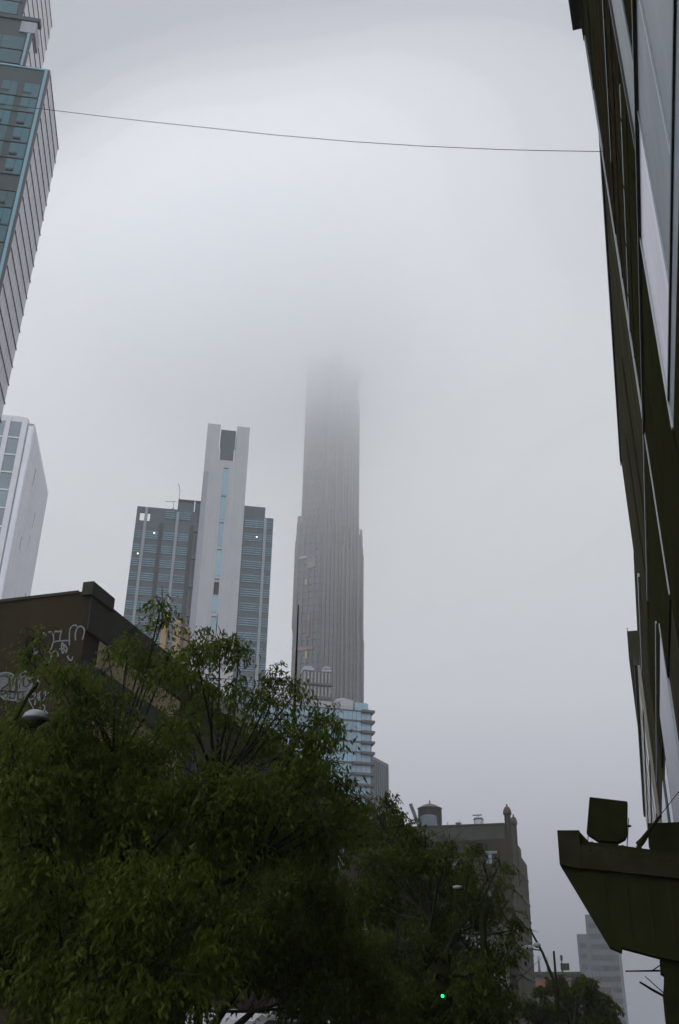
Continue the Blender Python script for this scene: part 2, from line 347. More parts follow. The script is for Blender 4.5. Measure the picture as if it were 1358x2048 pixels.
# ------------------------------------------------------------ pale tower behind it
c0 = atD(62.5, 878, 300); fr = Fr(c0.x, c0.y, 65)
t = frame_thing(fr, 'pale_tower', 'pale tower with white frames and ribbed side wall, behind the teal glass tower', 'tower')
_, Ha = fr.f(66, 848); xa, _ = fr.f(54, 850); _, Hb = fr.f(52, 834); LR, _ = fr.r(100, 962)
MB().box(-46, 0, 0, LR, 0, Ha).build('lower_block', m_bluegl, t)
pr = [(-46, 0)]+[(xa-2.2, 0), (xa-.8, .3), (xa, 1.2), (xa, 14), (-46, 14)]
MB().prism([(-46, -.02), (xa-2.2, -.02), (xa-.8, .3), (xa, 1.2), (xa, 14), (-46, 14)], Ha+.0, Hb).build('upper_block', m_white, t)
xq = [fr.f(58, 870)[0], fr.f(47, 870)[0], fr.f(30, 870)[0]]
piers = [(xa-1.6, xa+.2), (xa-6.9, xa-5.3), (xa-12.4, xa-10.8), (xa-18, xa-16.4), (xa-23.6, xa-22)]
for x0, x1 in piers: MB().box(x0, x1, -.5, .0, 0, Hb-.9).build('pier', m_white, t)
gl = []
nz = 0; z = Hb-2.2
while z > 40:
    MB().box(-45.9, piers[0][0]-.02, -.35, .0, z-.0, z+.5).build('cross_beam', m_white, t) if nz else None
    for i in range(4):
        gl.append(MB().box(piers[i+1][1]+.05, piers[i][0]-.05, -.12, -.03, z-6.1, z-.05))
    z -= 6.6; nz += 1
many(t, 'window', m_bluegl, gl)
MB().box(xa+.25, -1.6, -.1, -.01, 0, Ha-2).build('glazing_strip', m_bluegl, t)
MB().box(-1.5, 0.1, -.3, 0, 0, Ha-1.).build('corner_pier', m_white2, t)
rb = MB(); n = 22; xx = 0
for i in range(n):
    y0 = .1+i*(LR-.2)/n; rb.box(0, .35, y0, y0+(LR/n)*.58, 0, Ha-1.5-.0)
rb.build('ribbed_side', m_white2, t)
MB().box(.0, .2, 0, LR, Ha-1.4, Ha+.3).build('side_parapet', m_white2, t)
gl = []
for i in range(14):
    zz = Ha-8-i*9.3+random.uniform(-2, 2); yy = LR*random.uniform(.2, .9); gl.append(MB().box(.3, .5, yy, yy+.5, zz-random.uniform(4, 8), zz))
many(t, 'slot_window', m_bluegl, gl)

# ------------------------------------------------------------ grey concrete-cored tower
c0 = atD(416, 848, 240); fr = Fr(c0.x, c0.y, 65)
t = frame_thing(fr, 'concrete_core_tower', 'grey tower with tall blank concrete core between two dark blue windowed wings', 'tower')
xr, Hc = fr.f(500, 855); _, Hl = fr.f(275, 1012, 1); xl, _ = fr.f(275, 1012, 1); _, Hl2 = fr.f(380, 1001, 2)
o0, zo1 = fr.f(441.5, 853); o1, _ = fr.f(475, 853); _, zo0 = fr.f(455, 921)
MB().box(0, xr, 0, 6, 0, zo0).build('concrete_core', m_conc, t)
MB().box(0, o0, 0, 6, zo0, Hc).build('core_horn', m_conc, t)
MB().box(o1, xr, 0, 6, zo0, Hc).build('core_horn', m_conc, t)
MB().box(o0+.25, o1-.25, 1.2, 5.5, zo0+.02, Hc-.9).build('machine_room', m_darkgl, t)
MB().box(o0+.02, o0+.5, 1.0, 1.19, zo0+.02, zo0+4.2).build('ladder_rail', m_white, t)
MB().box(o1-.5, o1-.02, 1.0, 1.19, zo0+.02, zo0+4.2).build('ladder_rail', m_white, t)
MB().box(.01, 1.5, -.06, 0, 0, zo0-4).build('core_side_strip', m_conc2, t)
wx0, _ = fr.f(447, 938); wx1, _ = fr.f(456.5, 938)
segs = [(938, 990), (994, 1040), (1047, 1092), (1101, 1152), (1160, 1164), (1190, 1225), (1235, 1262), (1300, 1340), (1352, 1400)]
for i, (ya, yb) in enumerate(segs):
    za = fr.f(452-(ya-938)*.075, ya)[1]; zb = fr.f(452-(yb-938)*.075, yb)[1]
    f_ = MB().box(wx0, wx1, -.08, 0, zb, za); f_.build('core_window', m_lightbl, t)
    MB().box(wx0, wx1, -.12, -.0, za, za+.35).build('window_head', m_darkgl, t)
za = fr.f(436, 1165)[1]; zb = fr.f(434, 1189)[1]; MB().box(wx0, wx1, -.1, 0, zb, za).build('core_window', m_grille, t)
# left wing
y_w = 1.0
xl, Hl = fr.f(275, 1012, y_w); xm, _ = fr.f(355, 1018, y_w); _, Hl2 = fr.f(380, 1001, y_w)
hx0, hz1 = fr.f(280.5, 1024, y_w); hx1, hz0 = fr.f(299, 1042, y_w)
MB().box(xl, -.0, y_w, 26, 0, hz0).build('left_wing', m_darkgl, t)
q = MB(); q.box(xl, hx0, y_w, 1.6, hz0, Hl); q.box(hx1, xm, y_w, 1.6, hz0, Hl); q.box(hx0, hx1, y_w, 1.6, hz1, Hl); q.build('roof_screen', m_dkgrey, t)
MB().box(xm, -.02, y_w, 12, hz0, Hl2).build('plant_room', m_dkgrey, t)
MB().box(xm, -.02, y_w-.05, y_w, Hl2-.7, Hl2+.1).build('plant_room_coping', m_grille, t)
f1, f2 = fr.f(288.8, 1036, y_w)[0], fr.f(352, 1040, y_w)[0]
fins = [(f1, f1+.75, Hl-.3), (f2, f2+.75, Hl-1)]
for x0, x1, zt in fins: MB().box(x0, x1, y_w-.55, y_w, 0, zt).build('vertical_fin', m_fin, t)
d1 = fr.f(318, 1060, y_w)[0]; d2 = fr.f(380, 1050, y_w)[0]
for x0, w in ((d1, 1.0), (d2, 1.1)): MB().box(x0, x0+w, y_w-.4, y_w, 0, hz0-.5).build('dark_pier', m_mull, t)
# storeys
FHg = 4.05
cols = [(xl+.1, f1-.05), (f1+.8, d1-.05), (d1+1.05, f2-.05), (f2+.8, d2-.05)]
bands = []; z = hz0-3.0; lit = {(1, 1): .6, (3, 0): .65}
for fl in range(34):
    for ci, (x0, x1) in enumerate(cols):
        b = MB(); 
        for s_ in range(4): b.box(x0, x1, y_w-.18, y_w, z-.05-s_*.62-.34, z-.05-s_*.62)
        bands.append(b)
    if fl < 1: pass
    z -= FHg
    if z < 25: break
top = MB()
for ci in (2, 3):
    for s_ in range(4): top.box(cols[ci][0], cols[ci][1], y_w-.18, y_w, hz0+3.4-s_*.62-.34, hz0+3.4-s_*.62)
bands.insert(0, top)
many(t, 'window_band', m_louv, bands)
rec = []
z = hz0-1.2
while z > 30:
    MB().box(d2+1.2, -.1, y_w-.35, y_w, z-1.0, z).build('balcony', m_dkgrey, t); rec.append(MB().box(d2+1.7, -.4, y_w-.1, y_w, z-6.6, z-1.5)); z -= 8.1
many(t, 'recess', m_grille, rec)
# right wing
yr = 1.0
rx1, Hr = fr.f(547, 1037, yr); rxm, Hr2 = fr.f(531, 1015, yr); fx, _ = fr.f(527, 1060, yr)
MB().box(xr, rx1, yr, 24, 0, Hr).build('right_wing', m_darkgl, t)
MB().box(xr, rxm, yr, 10, Hr, Hr2).build('plant_room', m_dkgrey, t)
MB().box(fx, fx+.75, yr-.55, yr, 0, Hr-.3).build('vertical_fin', m_fin, t)
bands = []; z = Hr-1.2
while z > 25:
    for x0, x1 in ((xr+.4, fx-.05), (fx+.8, rx1-.1)):
        b = MB()
        for s_ in range(4): b.box(x0, x1, yr-.18, yr, z-.05-s_*.62-.34, z-.05-s_*.62)
        bands.append(b)
    MB().box(xl-.25, xl, 1.1, 4, z-.2, z+.2) if 0 else None
    z -= FHg
many(t, 'window_band', m_louv, bands)
for px_, py_ in ((308.5, 1066), (275.5, 1107), (513.5, 1074)):
    x_, z_ = fr.f(px_, py_, y_w-.4); b = MB(); b.lathe([(.01, z_-.16), (.18, z_-.12), (.22, z_), (.16, z_+.12), (.01, z_+.16)], x_, y_w-.45, 10); b.build('lamp', m_spot, t)
# aerials on the roof
x_, z_ = fr.f(358, 998, y_w); b = MB(); b.tube([(x_, 3, Hl2), (x_, 3, Hl2+3.6), (x_-.3, 3, Hl2+5.2), (x_-.7, 3, Hl2+6)], .07, 6); b.tube([(x_-3.5, 2, Hl+2.7), (x_-.5, 2, Hl+2.9)], .07, 6); b.tube([(x_-1.3, 2, Hl), (x_-1.3, 2, Hl+3)], .07, 6)
b.build('aerial', m_dkgrey, t)
b = MB(); b.tube([(xl+9, 2, Hl+.5), (x_-1, 2, Hl+.75)], .05, 6)
for i in range(8): xx = xl+9+i*(x_-10-xl)/8; b.tube([(xx, 2, Hl-.2), (xx, 2, Hl+.65)], .04, 5)
b.build('railing', m_dkgrey, t)
x_, z_ = fr.f(389, 1004, y_w); MB().box(x_, x_+.3, y_w-.3, y_w-.06, z_-3.2, z_).build('roof_ladder', m_alu, t)

# ------------------------------------------------------------ very tall tower with its head in the cloud
def azof(px, py): d = ray(px, py); return math.atan2(d[0], d[1])
Mx = atD(643, 1110, 430)
def hexpoly(aL, aR, ins=0.):
    mx, my = Mx.x, Mx.y+ins
    uL = (math.sin(rad(93)), math.cos(rad(93))); uR = (math.sin(rad(33)), math.cos(rad(33)))
    kL, kR = math.tan(aL), math.tan(aR)
    s = (mx-kL*my)/(uL[0]-kL*uL[1]); V1 = (mx-s*uL[0], my-s*uL[1])
    tt = -(mx-kR*my)/(uR[0]-kR*uR[1]); V2 = (mx+tt*uR[0], my+tt*uR[1])
    w = (math.sin(rad(-27)), math.cos(rad(-27)))
    V3 = (V2[0]+w[0]*s, V2[1]+w[1]*s); V4 = (V3[0]-uL[0]*tt*.6, V3[1]-uL[1]*tt*.6); w5 = (math.sin(rad(-14)), math.cos(rad(-14))); V5 = (V1[0]+w5[0]*tt*.5, V1[1]+w5[1]*tt*.5)
    return [(p[0]-Mx.x, p[1]-Mx.y) for p in ((mx, my), V2, V3, V4, V5, V1)], s, tt, uL, uR
t = thing('cloud_topped_tower', 'very tall dark six-sided tower whose top vanishes in the cloud', 'tower', (Mx.x, Mx.y, 0))
def zat(px, py, D=432): return atD(px, py, D).z
tiers = [(0, zat(583, 1252), 581.5, 1360, 727.5, 1400), (None, zat(727, 1113, 450), 584, 1240, 727, 1200), (None, zat(598, 1040), 592.5, 1080, 725.5, 1060),
         (None, zat(700, 800, 440), 604.5, 1000, 718.7, 930), (None, 322, 612, 800, 716.5, 780)]
zprev = 0
bandlist = []
for ti, (_, zt, lx, ly, rx, ry) in enumerate(tiers):
    poly, s, tt, uL, uR = hexpoly(azof(lx, ly), azof(rx, ry), ti*.25)
    MB().prism(poly, zprev, zt).build('shaft', m_towgl, t)
    base = Vector((poly[0][0], poly[0][1], 0))
    nL = (-math.cos(rad(93)) if 0 else -uL[1], 0)
    nl = Vector((uL[1], -uL[0], 0)); nr = Vector((uR[1], -uR[0], 0))
    if nl.y > 0: nl = -nl
    if nr.dot(Vector((1, 0, 0))) < 0: nr = -nr
    def fin(u, sgn, nrm, d, w, dep, z0, z1, m, nm='fin'):
        U = Vector((u[0]*sgn, u[1]*sgn, 0)); a = base+U*d; b_ = base+U*(d+w); q = MB()
        q.prism([tuple((a).xy), tuple((b_).xy), tuple((b_+nrm*dep).xy), tuple((a+nrm*dep).xy)], z0, z1); return q.build(nm, m, t)
    zt2 = zt+(0.8 if ti < 3 else 0)
    nR = 11
    for i in range(nR):
        d = (i+.25)*tt/nR; fin(uR, 1, nr, d, 1.1 if i % 3 else 1.5, .45, zprev, zt2+(2.2 if i in (nR-1, nR-2, 4) else 0), m_bronze)
    for d_ in ((.3, .5, .66) if ti > 1 else (.46, .55, .82)):
        fin(uR, 1, nr, tt*d_, .3, 1.2, zprev, zt2, m_brite, 'pale_fin')
    nLn = 5
    for i in range(nLn):
        d = (i+.2)*s/nLn; fin(uL, -1, nl, d, .9 if i < nLn-1 else 1.6, .7, zprev, zt2+(2.5 if i == nLn-1 else 0), m_bronze)
    z = zprev+3.2
    q = MB(); q2 = MB()
    while z < zt-1:
        U = Vector((uL[0], uL[1], 0)); a = base; b_ = base-U*s
        tgt = q2 if (ti >= 2 and random.random() < .65) else q
        hh = .5 if tgt is q else 1.3
        tgt.prism([tuple(a.xy), tuple(b_.xy), tuple((b_+nl*.45).xy), tuple((a+nl*.45).xy)], z, z+hh)
        U = Vector((uR[0], uR[1], 0)); b_ = base+U*tt
        q.prism([tuple(a.xy), tuple(b_.xy), tuple((b_+nr*.3).xy), tuple((a+nr*.3).xy)], z, z+.45); z += 3.6
    q.build('floor_edges', m_bronze, t)
    for fq in range(0, len(q2.v), 8):
        qq = MB(); qq.v = q2.v[fq:fq+8]; qq.f = q2.f[:6]; qq.build('reddish_netting', m_pink, t)
    zprev = zt
poly, s, tt, uL, uR = hexpoly(azof(583, 1360), azof(727, 1400)); base = Vector((0, 0, 0))
def onL(px, py): # distance along left face and z
    k = math.tan(azof(px, py)); d = (Mx.x-k*Mx.y)/(uL[0]-k*uL[1]); w = Vector((Mx.x-d*uL[0], Mx.y-d*uL[1], 0)); return d, atD(px, py, w.length).z
for (px_, py_, w_, h_, m_) in ((613, 1165, 1., 3., m_yel), (613, 1311, 1., 3.5, m_yel), (625, 1125, 3.5, 5, m_pink), (600, 1299, 5, 1.5, m_pink), (618, 1297, 4.5, 1.5, m_pink), (618, 1250, 1., 12, m_pink), (622, 1131, 3, 3, m_ornate), (607, 1116, 4, 1, m_conc)):
    d, z_ = onL(px_, py_); fin(uL, -1, nl, max(d-w_/2, .1), w_, .95, z_-h_/2, z_+h_/2, m_, 'site_screen')
q = MB()
for i, (d, h) in enumerate(((.1, 5), (.22, 9), (.3, 12), (.4, 8), (.52, 3), (.62, 6), (.72, 2), (.85, 5), (.95, 7))):
    U = Vector((uR[0], uR[1], 0)); p = U*tt*d*.9; MB().box(p.x-1, p.x+1, p.y+.6, p.y+2.6, 321.9, 322+h).build('crown_spike', m_bronze, t)
for d, h in ((.3, 4), (.8, 6)):
    U = Vector((uL[0], uL[1], 0)); p = -U*s*d*.8; MB().box(p.x-1, p.x+1, p.y+.6, p.y+2.6, 321.9, 322+h).build('crown_spike', m_bronze, t)

# ------------------------------------------------------------ pale ornamented building in front of it
c0 = atD(661, 1420, 340); fr = Fr(c0.x, c0.y, 62)
t = frame_thing(fr, 'ornamented_building', 'grey building with rows of pale pilasters, at the foot of the very tall tower', 'building')
x0, z1 = fr.f(603, 1340); xw0, z2 = fr.f(594, 1372); _, z0 = fr.f(640, 1420); _, z3 = fr.f(640, 1390)
MB().box(x0+.5, -.2, 0, 14, z2-2, z1).build('upper_storey', m_dkgrey, t)
MB().box(xw0, .2, -.6, 16, 0, z2-2).build('lower_storeys', m_dkgrey, t)
for i, (zz, hh, xa_, xb_) in enumerate(((z1-4.6, 4., x0+.8, -.5), (z1-9.3, 3.4, x0+.8, -.4), (z1-15.8, 5.2, xw0+3., -.2), (z1-22.2, 5., xw0+4., .8))):
    n = 8
    for j in range(n):
        xx = xa_+j*(xb_-xa_-.6)/(n-1); MB().box(xx, xx+.55, -.95, -.02 if i < 2 else -.6, zz, zz+hh).build('pilaster', m_ornate, t)
        MB().box(xx-.1, xx+.65, -1.05, -.02 if i < 2 else -.6, zz+hh*.45, zz+hh*.6).build('carved_block', m_ornate, t)
for zz in (z1-5.3, z1-10.4, z1-17): MB().box(xw0+.5, .5, -1.4, 0, zz, zz+.7).build('cornice', m_ledge, t)
b = MB(); b.box(x0+.4, x0+4.5, -.6, 4, z1, z1+.9); b.box(x0+1, x0+3.8, -.5, 3.8, z1+.9, z1+1.6); b.box(-3, -.2, -.6, 3, z1, z1+.8); b.box(-2.7, -.5, -.5, 3, z1+1.2, z1+1.9)
b.build('white_roof_plant', m_lampw, t)

# ------------------------------------------------------------ pale blue glass block with balconies
c0 = atD(743, 1412, 290); fr = Fr(c0.x, c0.y, 60)
t = frame_thing(fr, 'balcony_block', 'pale blue glass block with dark corner balconies, right behind the crown of the tree', 'building')
_, HG = fr.f(741, 1424)
MB().box(-52, 0, 0, 18, 0, HG).build('core', m_ledge, t)
FHb = (fr.f(741, 1424)[1]-fr.f(741, 1620)[1])/9.2
gl = []; z = HG
xs = [-52, -44, -36, -28, -22, -17, -13, -8.6, -4.6, -.25]
bal5, _ = fr.f(722, 1450); bal9, _ = fr.f(703, 1560)
for fl in range(24):
    for i in range(len(xs)-1):
        b = MB(); nsub = 3
        for k in range(nsub):
            a = xs[i]+(xs[i+1]-xs[i])*k/nsub; c = xs[i]+(xs[i+1]-xs[i])*(k+1)/nsub; b.box(a+.06, c-.06, -.1, 0, z-FHb+.3, z-.25)
        gl.append(b)
    xb_ = bal5 if fl < 5 else bal9
    MB().box(-51.9, xb_, -.3, 0, z-.24, z+.1).build('slab_edge', m_ledge, t)
    MB().box(xb_, .75, -1.3, 3., z-.5, z+.2).build('balcony', m_ledge, t)
    z -= FHb
gl.sort(key=lambda b: -b.v[0][2]-(30 if b.v[0][0] > -25 else 0)); many(t, 'window', m_lightbl, gl)
b = MB(); x0, zz = fr.f(712, 1410); b.box(x0, -.6, 1.5, 8, HG, HG+3.); b.build('glass_penthouse', m_lightbl, t)
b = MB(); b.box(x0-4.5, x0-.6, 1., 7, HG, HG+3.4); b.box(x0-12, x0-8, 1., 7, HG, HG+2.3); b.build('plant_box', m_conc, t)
b = MB(); b.lathe([(2., HG), (2., HG+3), (1.5, HG+4.2), (.3, HG+4.7)], x0-3, 4, 16, sx=1.5); b.build('curved_plant_hood', m_conc2, t, smooth=True)
b = MB()
for i in range(12): xx = -52+i*4.35; b.tube([(xx, .1, HG), (xx, .1, HG+1.2)], .05, 5)
b.tube([(-52, .1, HG+1.2), (-.2, .1, HG+1.2)], .06, 6); b.build('roof_railing', m_galv, t)
xs_, _ = fr.f(556, 1385); xe_, _ = fr.f(581, 1385)
b = MB()
for i in range(4): b.box(xs_-6, xe_, 2, 2.3, HG+3.2+i*1.5, HG+4.2+i*1.5)
b.build('white_louvre_screen', m_lampw, t)
MB().box(xs_-7, xe_+18, 2.5, 9, HG, HG+2.8).build('plant_room', m_conc2, t)

# hazy grey block to its right
c0 = atD(744, 1508, 330); fr = Fr(c0.x, c0.y, 95)
t = frame_thing(fr, 'grey_block', 'plain grey ribbed block just right of the pale blue glass block', 'building')
frS = Fr(c0.x, c0.y, 5)
rr = thing('x', None, None); bpy.data.objects.remove(rr)
_, zz = fr.f(744, 1508)
x1, _ = (lambda p: (p, 0))(atD(777, 1532, 344)); 
d_ = ray(777, 1532); k = d_[0]/d_[1]; u = (math.sin(rad(12)), math.cos(rad(12))); s = (k*c0.y-c0.x)/(u[0]-k*u[1])
zz2 = atD(777, 1532, math.hypot(c0.x+s*u[0], c0.y+s*u[1])).z; zz = (zz+zz2)/2
P1 = (0, 0); P2 = (s*u[0], s*u[1]); P3 = (P2[0]-22*u[1], P2[1]+22*u[0]); P4 = (-22*u[1], 22*u[0])
t.rotation_euler = (0, 0, 0)
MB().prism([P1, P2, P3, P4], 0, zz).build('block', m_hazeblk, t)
for i in range(9):
    a = (i+.3)/9*s; p = (u[0]*a, u[1]*a); nn = (u[1], -u[0]); q = (u[0]*(a+s/22), u[1]*(a+s/22))
    MB().prism([p, q, (q[0]+nn[0]*.25, q[1]+nn[1]*.25), (p[0]+nn[0]*.25, p[1]+nn[1]*.25)], 0, zz-1).build('rib', m_dkgrey, t)

# ------------------------------------------------------------ brick building with graffiti (left)
XW = -19.4; cor = atX(185, 1165, XW); YB = cor.y; ZB = cor.z
t = thing('graffiti_brick_building', 'dark brick building with white graffiti on its blank side wall, left of the tree', 'building', (XW, YB, 0))
YE = 9.6
zl = atY(0, 1187, YB).z
MB().prism([(-24, 0), (0, 0), (0, ZB-.35), (-1.2, ZB-.35), (-10, (ZB+zl)/2-.5), (-24, zl-.8)], 0, YE, 'y').build('brick_wall', m_brick, t)
MB().prism([(-24, zl-.8), (-10, (ZB+zl)/2-.5), (-.55, ZB-.42), (-.55, ZB-.3), (-10, (ZB+zl)/2-.38), (-24, zl-.68)], -.06, .3, 'y').build('coping', m_stone_d, t)
x5 = atY(170, 1163, YB).x-XW
MB().box(x5, .12, -.12, 1.7, ZB-.55, ZB).build('corner_block', m_stone_d, t)
# street front: dark parapet, beige storey with openings, dark band
MB().box(0, .06, .02, YE, ZB-1.2, ZB-.42).build('street_parapet', m_stone_d, t)
MB().box(0, .09, .02, YE, ZB-2., ZB-1.21).build('street_cornice', m_stone_d, t)
def onstreet(px, py): p = atX(px, py, XW); return p.y-YB, p.z
for (pa, pb) in (((196, 1300), (250, 1345)), ((254, 1345), (356, 1425))):
    ya, za = onstreet(*pa); yb, zb = onstreet(pb[0], pb[1]); zlo = onstreet(pa[0]+2, pa[1]+55)[1]
    MB().box(0, .06, ya, yb, min(zlo, za-1.5), za+.35).build('stucco_panel', m_beige, t)
zt_ = onstreet(300, 1411)[1]
MB().box(0, .14, .1, YE, zt_-.9, zt_).build('dark_band', m_stone_d, t)
MB().box(0, .05, .6, YE, zt_-2.6, zt_-.95).build('stucco_panel', m_beige, t)
MB().box(0, .14, .1, YE, zt_-3.4, zt_-2.65).build('dark_band', m_stone_d, t)
for fl in range(3):
    for j in range(3): MB().box(0, .08, 1.1+j*2.8, 2.5+j*2.8, 1.2+fl*3.6, 3.2+fl*3.6).build('window', m_win, t)
# graffiti strokes, drawn in the plane of the side wall
def stroke(mb, pts, w, y=-.012):
    P = [atY(px, py, YB) for px, py in pts]; P = [(p.x-XW, p.z) for p in P]
    # smooth by subdividing (Catmull-Rom)
    Q = []
    for i in range(len(P)-1):
        p0 = P[max(i-1, 0)]; p1 = P[i]; p2 = P[i+1]; p3 = P[min(i+2, len(P)-1)]
        for k in range(4):
            u_ = k/4; Q.append(tuple(.5*((2*p1[c])+(-p0[c]+p2[c])*u_+(2*p0[c]-5*p1[c]+4*p2[c]-p3[c])*u_*u_+(-p0[c]+3*p1[c]-3*p2[c]+p3[c])*u_**3) for c in (0, 1)))
    Q.append(P[-1]); L_, R2 = [], []
    for i, p in enumerate(Q):
        a = Q[max(i-1, 0)]; b = Q[min(i+1, len(Q)-1)]; dx, dz = b[0]-a[0], b[1]-a[1]; n_ = math.hypot(dx, dz) or 1
        ww = w*(.85+.3*random.random())/2; L_.append((p[0]-dz/n_*ww, p[1]+dx/n_*ww)); R2.append((p[0]+dz/n_*ww, p[1]-dx/n_*ww))
    n = len(mb.v); mb.v += [(q[0], y, q[1]) for q in L_]+[(q[0], y, q[1]) for q in R2]; k = len(Q)
    for i in range(k-1): mb.f.append((n+i, n+i+1, n+k+i+1, n+k+i))
tagA = MB()
def Gp(L, ox=0, oy=1200, s=6.173): return [(ox+a/s, oy+b/s) for a, b in L]
for L_ in ([(600, 395), (640, 400), (660, 430), (665, 500), (655, 530), (640, 590), (612, 640), (635, 670), (625, 740), (600, 765)],
           [(665, 420), (690, 385), (720, 395), (758, 380), (745, 440), (740, 505)], [(655, 530), (700, 510), (780, 505), (860, 498)],
           [(858, 560), (858, 480), (862, 380), (890, 325), (935, 310), (950, 330)], [(935, 500), (932, 420), (955, 350), (1000, 325), (1040, 360), (1038, 420), (1020, 490)],
           [(775, 520), (760, 570), (775, 660), (795, 610), (780, 540), (830, 600), (815, 660)], [(650, 650), (690, 625), (715, 650), (720, 700)],
           [(730, 610), (780, 600), (820, 640)], [(600, 765), (640, 785), (660, 775)], [(900, 700), (880, 750), (835, 705), (850, 690)],
           [(415, 600), (430, 650), (470, 635), (440, 665), (405, 665)], [(530, 400), (560, 430), (575, 445)]):
    stroke(tagA, Gp(L_), .055)
tagA.build('graffiti', m_spray, t)
fill = MB()
P = [atY(a, b, YB) for a, b in Gp([(-60, 930), (40, 905), (120, 905), (170, 935), (215, 975), (260, 915), (315, 880), (330, 930), (375, 930), (400, 990), (390, 1050), (400, 1090), (345, 1140), (330, 1180), (310, 1250), (240, 1285), (180, 1240), (100, 1240), (20, 1220), (-60, 1200)])]
fill.quad(*[(p.x-XW, -.006, p.z) for p in P]); fill.build('graffiti', m_sprayg, t)
ol = MB()
for L_ in ([(-60, 925), (40, 900), (120, 902), (170, 930), (212, 978), (260, 915), (318, 878), (332, 925)], [(332, 930), (360, 908), (395, 930), (405, 985)], [(405, 1000), (395, 1060), (355, 1130), (345, 1160)],
           [(20, 1190), (60, 1230), (120, 1180)], [(130, 1230), (190, 1240), (205, 1170)], [(350, 1165), (365, 1240), (400, 1310), (430, 1360), (490, 1350), (500, 1270), (490, 1160), (505, 1130)],
           [(400, 1170), (440, 1160), (430, 1300)], [(420, 1180), (460, 1220), (440, 1290)], [(540, 1160), (570, 1120), (560, 1200), (530, 1250)], [(600, 1140), (600, 1200), (640, 1230), (665, 1190)],
           [(520, 1390), (560, 1330), (530, 1290)], [(560, 1360), (590, 1400), (640, 1390)], [(640, 1460), (680, 1480), (715, 1450)], [(600, 1550), (640, 1600), (660, 1650)], [(170, 1650), (240, 1640)],
           [(470, 1150), (480, 1250)], [(380, 1230), (470, 1200)], [(590, 1220), (640, 1210)]):
    stroke(ol, Gp(L_), .045, -.02)
ol.build('graffiti', m_spray, t)
ik = MB()
for L_ in ([(0, 950), (60, 935), (110, 960), (115, 1010), (80, 1060), (20, 1100)], [(120, 960), (130, 1040), (120, 1120), (180, 1130), (200, 1080), (190, 1020)], [(205, 1000), (215, 1080), (205, 1130)],
           [(300, 960), (290, 1050), (330, 1070), (370, 1020), (340, 980)], [(20, 1110), (20, 1170), (70, 1150), (100, 1160)], [(130, 1140), (120, 1210), (180, 1210), (190, 1150)], [(220, 1150), (230, 1230), (290, 1210), (280, 1150)], [(-40, 1120), (60, 1125), (200, 1140), (320, 1130)]):
    stroke(ik, Gp(L_), .06, -.016)
ik.build('graffiti', m_sprayk, t)

# neighbour with beige chimneys
ya = YB+YE+.05
t = thing('brick_row_building', 'brick row building with beige chimneys, just beyond the graffiti building', 'building', (XW, ya, 0))
zr = atX(365, 1322, XW).z-.3
MB().box(-16, 0, 0, 9.5, 0, zr).build('wall', m_brick2, t)
MB().box(-.3, .35, 0, 9.5, zr-.9, zr).build('cornice', m_beige2, t)
for (pxa, pxb, pyt, D) in ((327, 340, 1226, 50), (350, 366, 1241, 52), (372, 380, 1255, 53)):
    a = atD(pxa, pyt, D); b_ = atD(pxb, pyt, D); w_ = (b_-a).length
    lx, ly = (a.x+b_.x)/2-XW, (a.y+b_.y)/2-ya
    ch = MB().box(lx-w_/2, lx+w_/2, ly-.12, ly+.12, zr, a.z).build('chimney', m_beige, t)
    MB().box(lx-w_/2-.06, lx+w_/2+.06, ly-.16, ly+.16, a.z-.4, a.z-.22).build('chimney_cap', m_beige2, ch)
for fl in range(4):
    for j in range(3): MB().box(0, .08, 1.+j*2.9, 2.3+j*2.9, 1.2+fl*3.5, 3.1+fl*3.5).build('window', m_win, t)
yb = ya+9.6
for i, (ln, htp, m_, lab) in enumerate(((22, (600, 1533), m_brick2, 'brown brick building glimpsed through the tree crown, with a flat roof'), (40, (690, 1640), m_brick3, 'low dark brick building hidden behind the street trees'), (46, (780, 1700), m_stone_d, 'low stone building beside the castle-like building'))):
    z_ = atD(htp[0], htp[1], math.hypot(XW, yb)*1.0).z if i else atX(560, 1520, XW).z
    z_ = (17.2, 13.5, 17)[i]
    t = thing('brick_row_building', lab, 'building', (XW, yb, 0))
    MB().box(-18, 0, 0, ln-.05, 0, z_).build('wall', m_, t)
    MB().box(-.3, .4, 0, ln-.05, z_-1., z_-.2).build('cornice', m_stone_d, t)
    for fl in range(int(z_/3.6)):
        for j in range(int(ln/3.2)): MB().box(0, .08, 1.+j*3.1, 2.4+j*3.1, 1.2+fl*3.5, 3.1+fl*3.5).build('window', m_win, t)
        for j in range(3): MB().box(-15+j*4.5, -13.6+j*4.5, -.08, 0, z_-2.8-fl*3.6, z_-1-fl*3.6).build('side_window', m_win, t)
    yb += ln
# old sign of which only the top of the letters shows
sp = atY(197, 2028, YB)
t = thing('shop_sign', 'dark sign board with small grey letters, low behind the tree at lower left', 'sign', (sp.x-.2, YB-.5, sp.z-.5))
MB().box(-.3, 2.6, 0, .1, -.25, .75).build('board', m_black, t)
fc = bpy.data.curves.new('lettering', 'FONT'); fc.body = 'Dent'; fc.size = .36; fc.extrude = .01; fc.space_character = 1.15
fo = bpy.data.objects.new('lettering', fc); C.objects.link(fo); bpy.context.view_layer.update()
fm = bpy.data.meshes.new_from_object(fo.evaluated_get(bpy.context.evaluated_depsgraph_get())); bpy.data.objects.remove(fo)
fm.materials.clear(); fm.materials.append(m_sprayg)
fo = bpy.data.objects.new('lettering', fm); C.objects.link(fo); fo.parent = t; fo.rotation_euler = (math.pi/2, 0, 0); fo.location = (.2, -.02, .17)

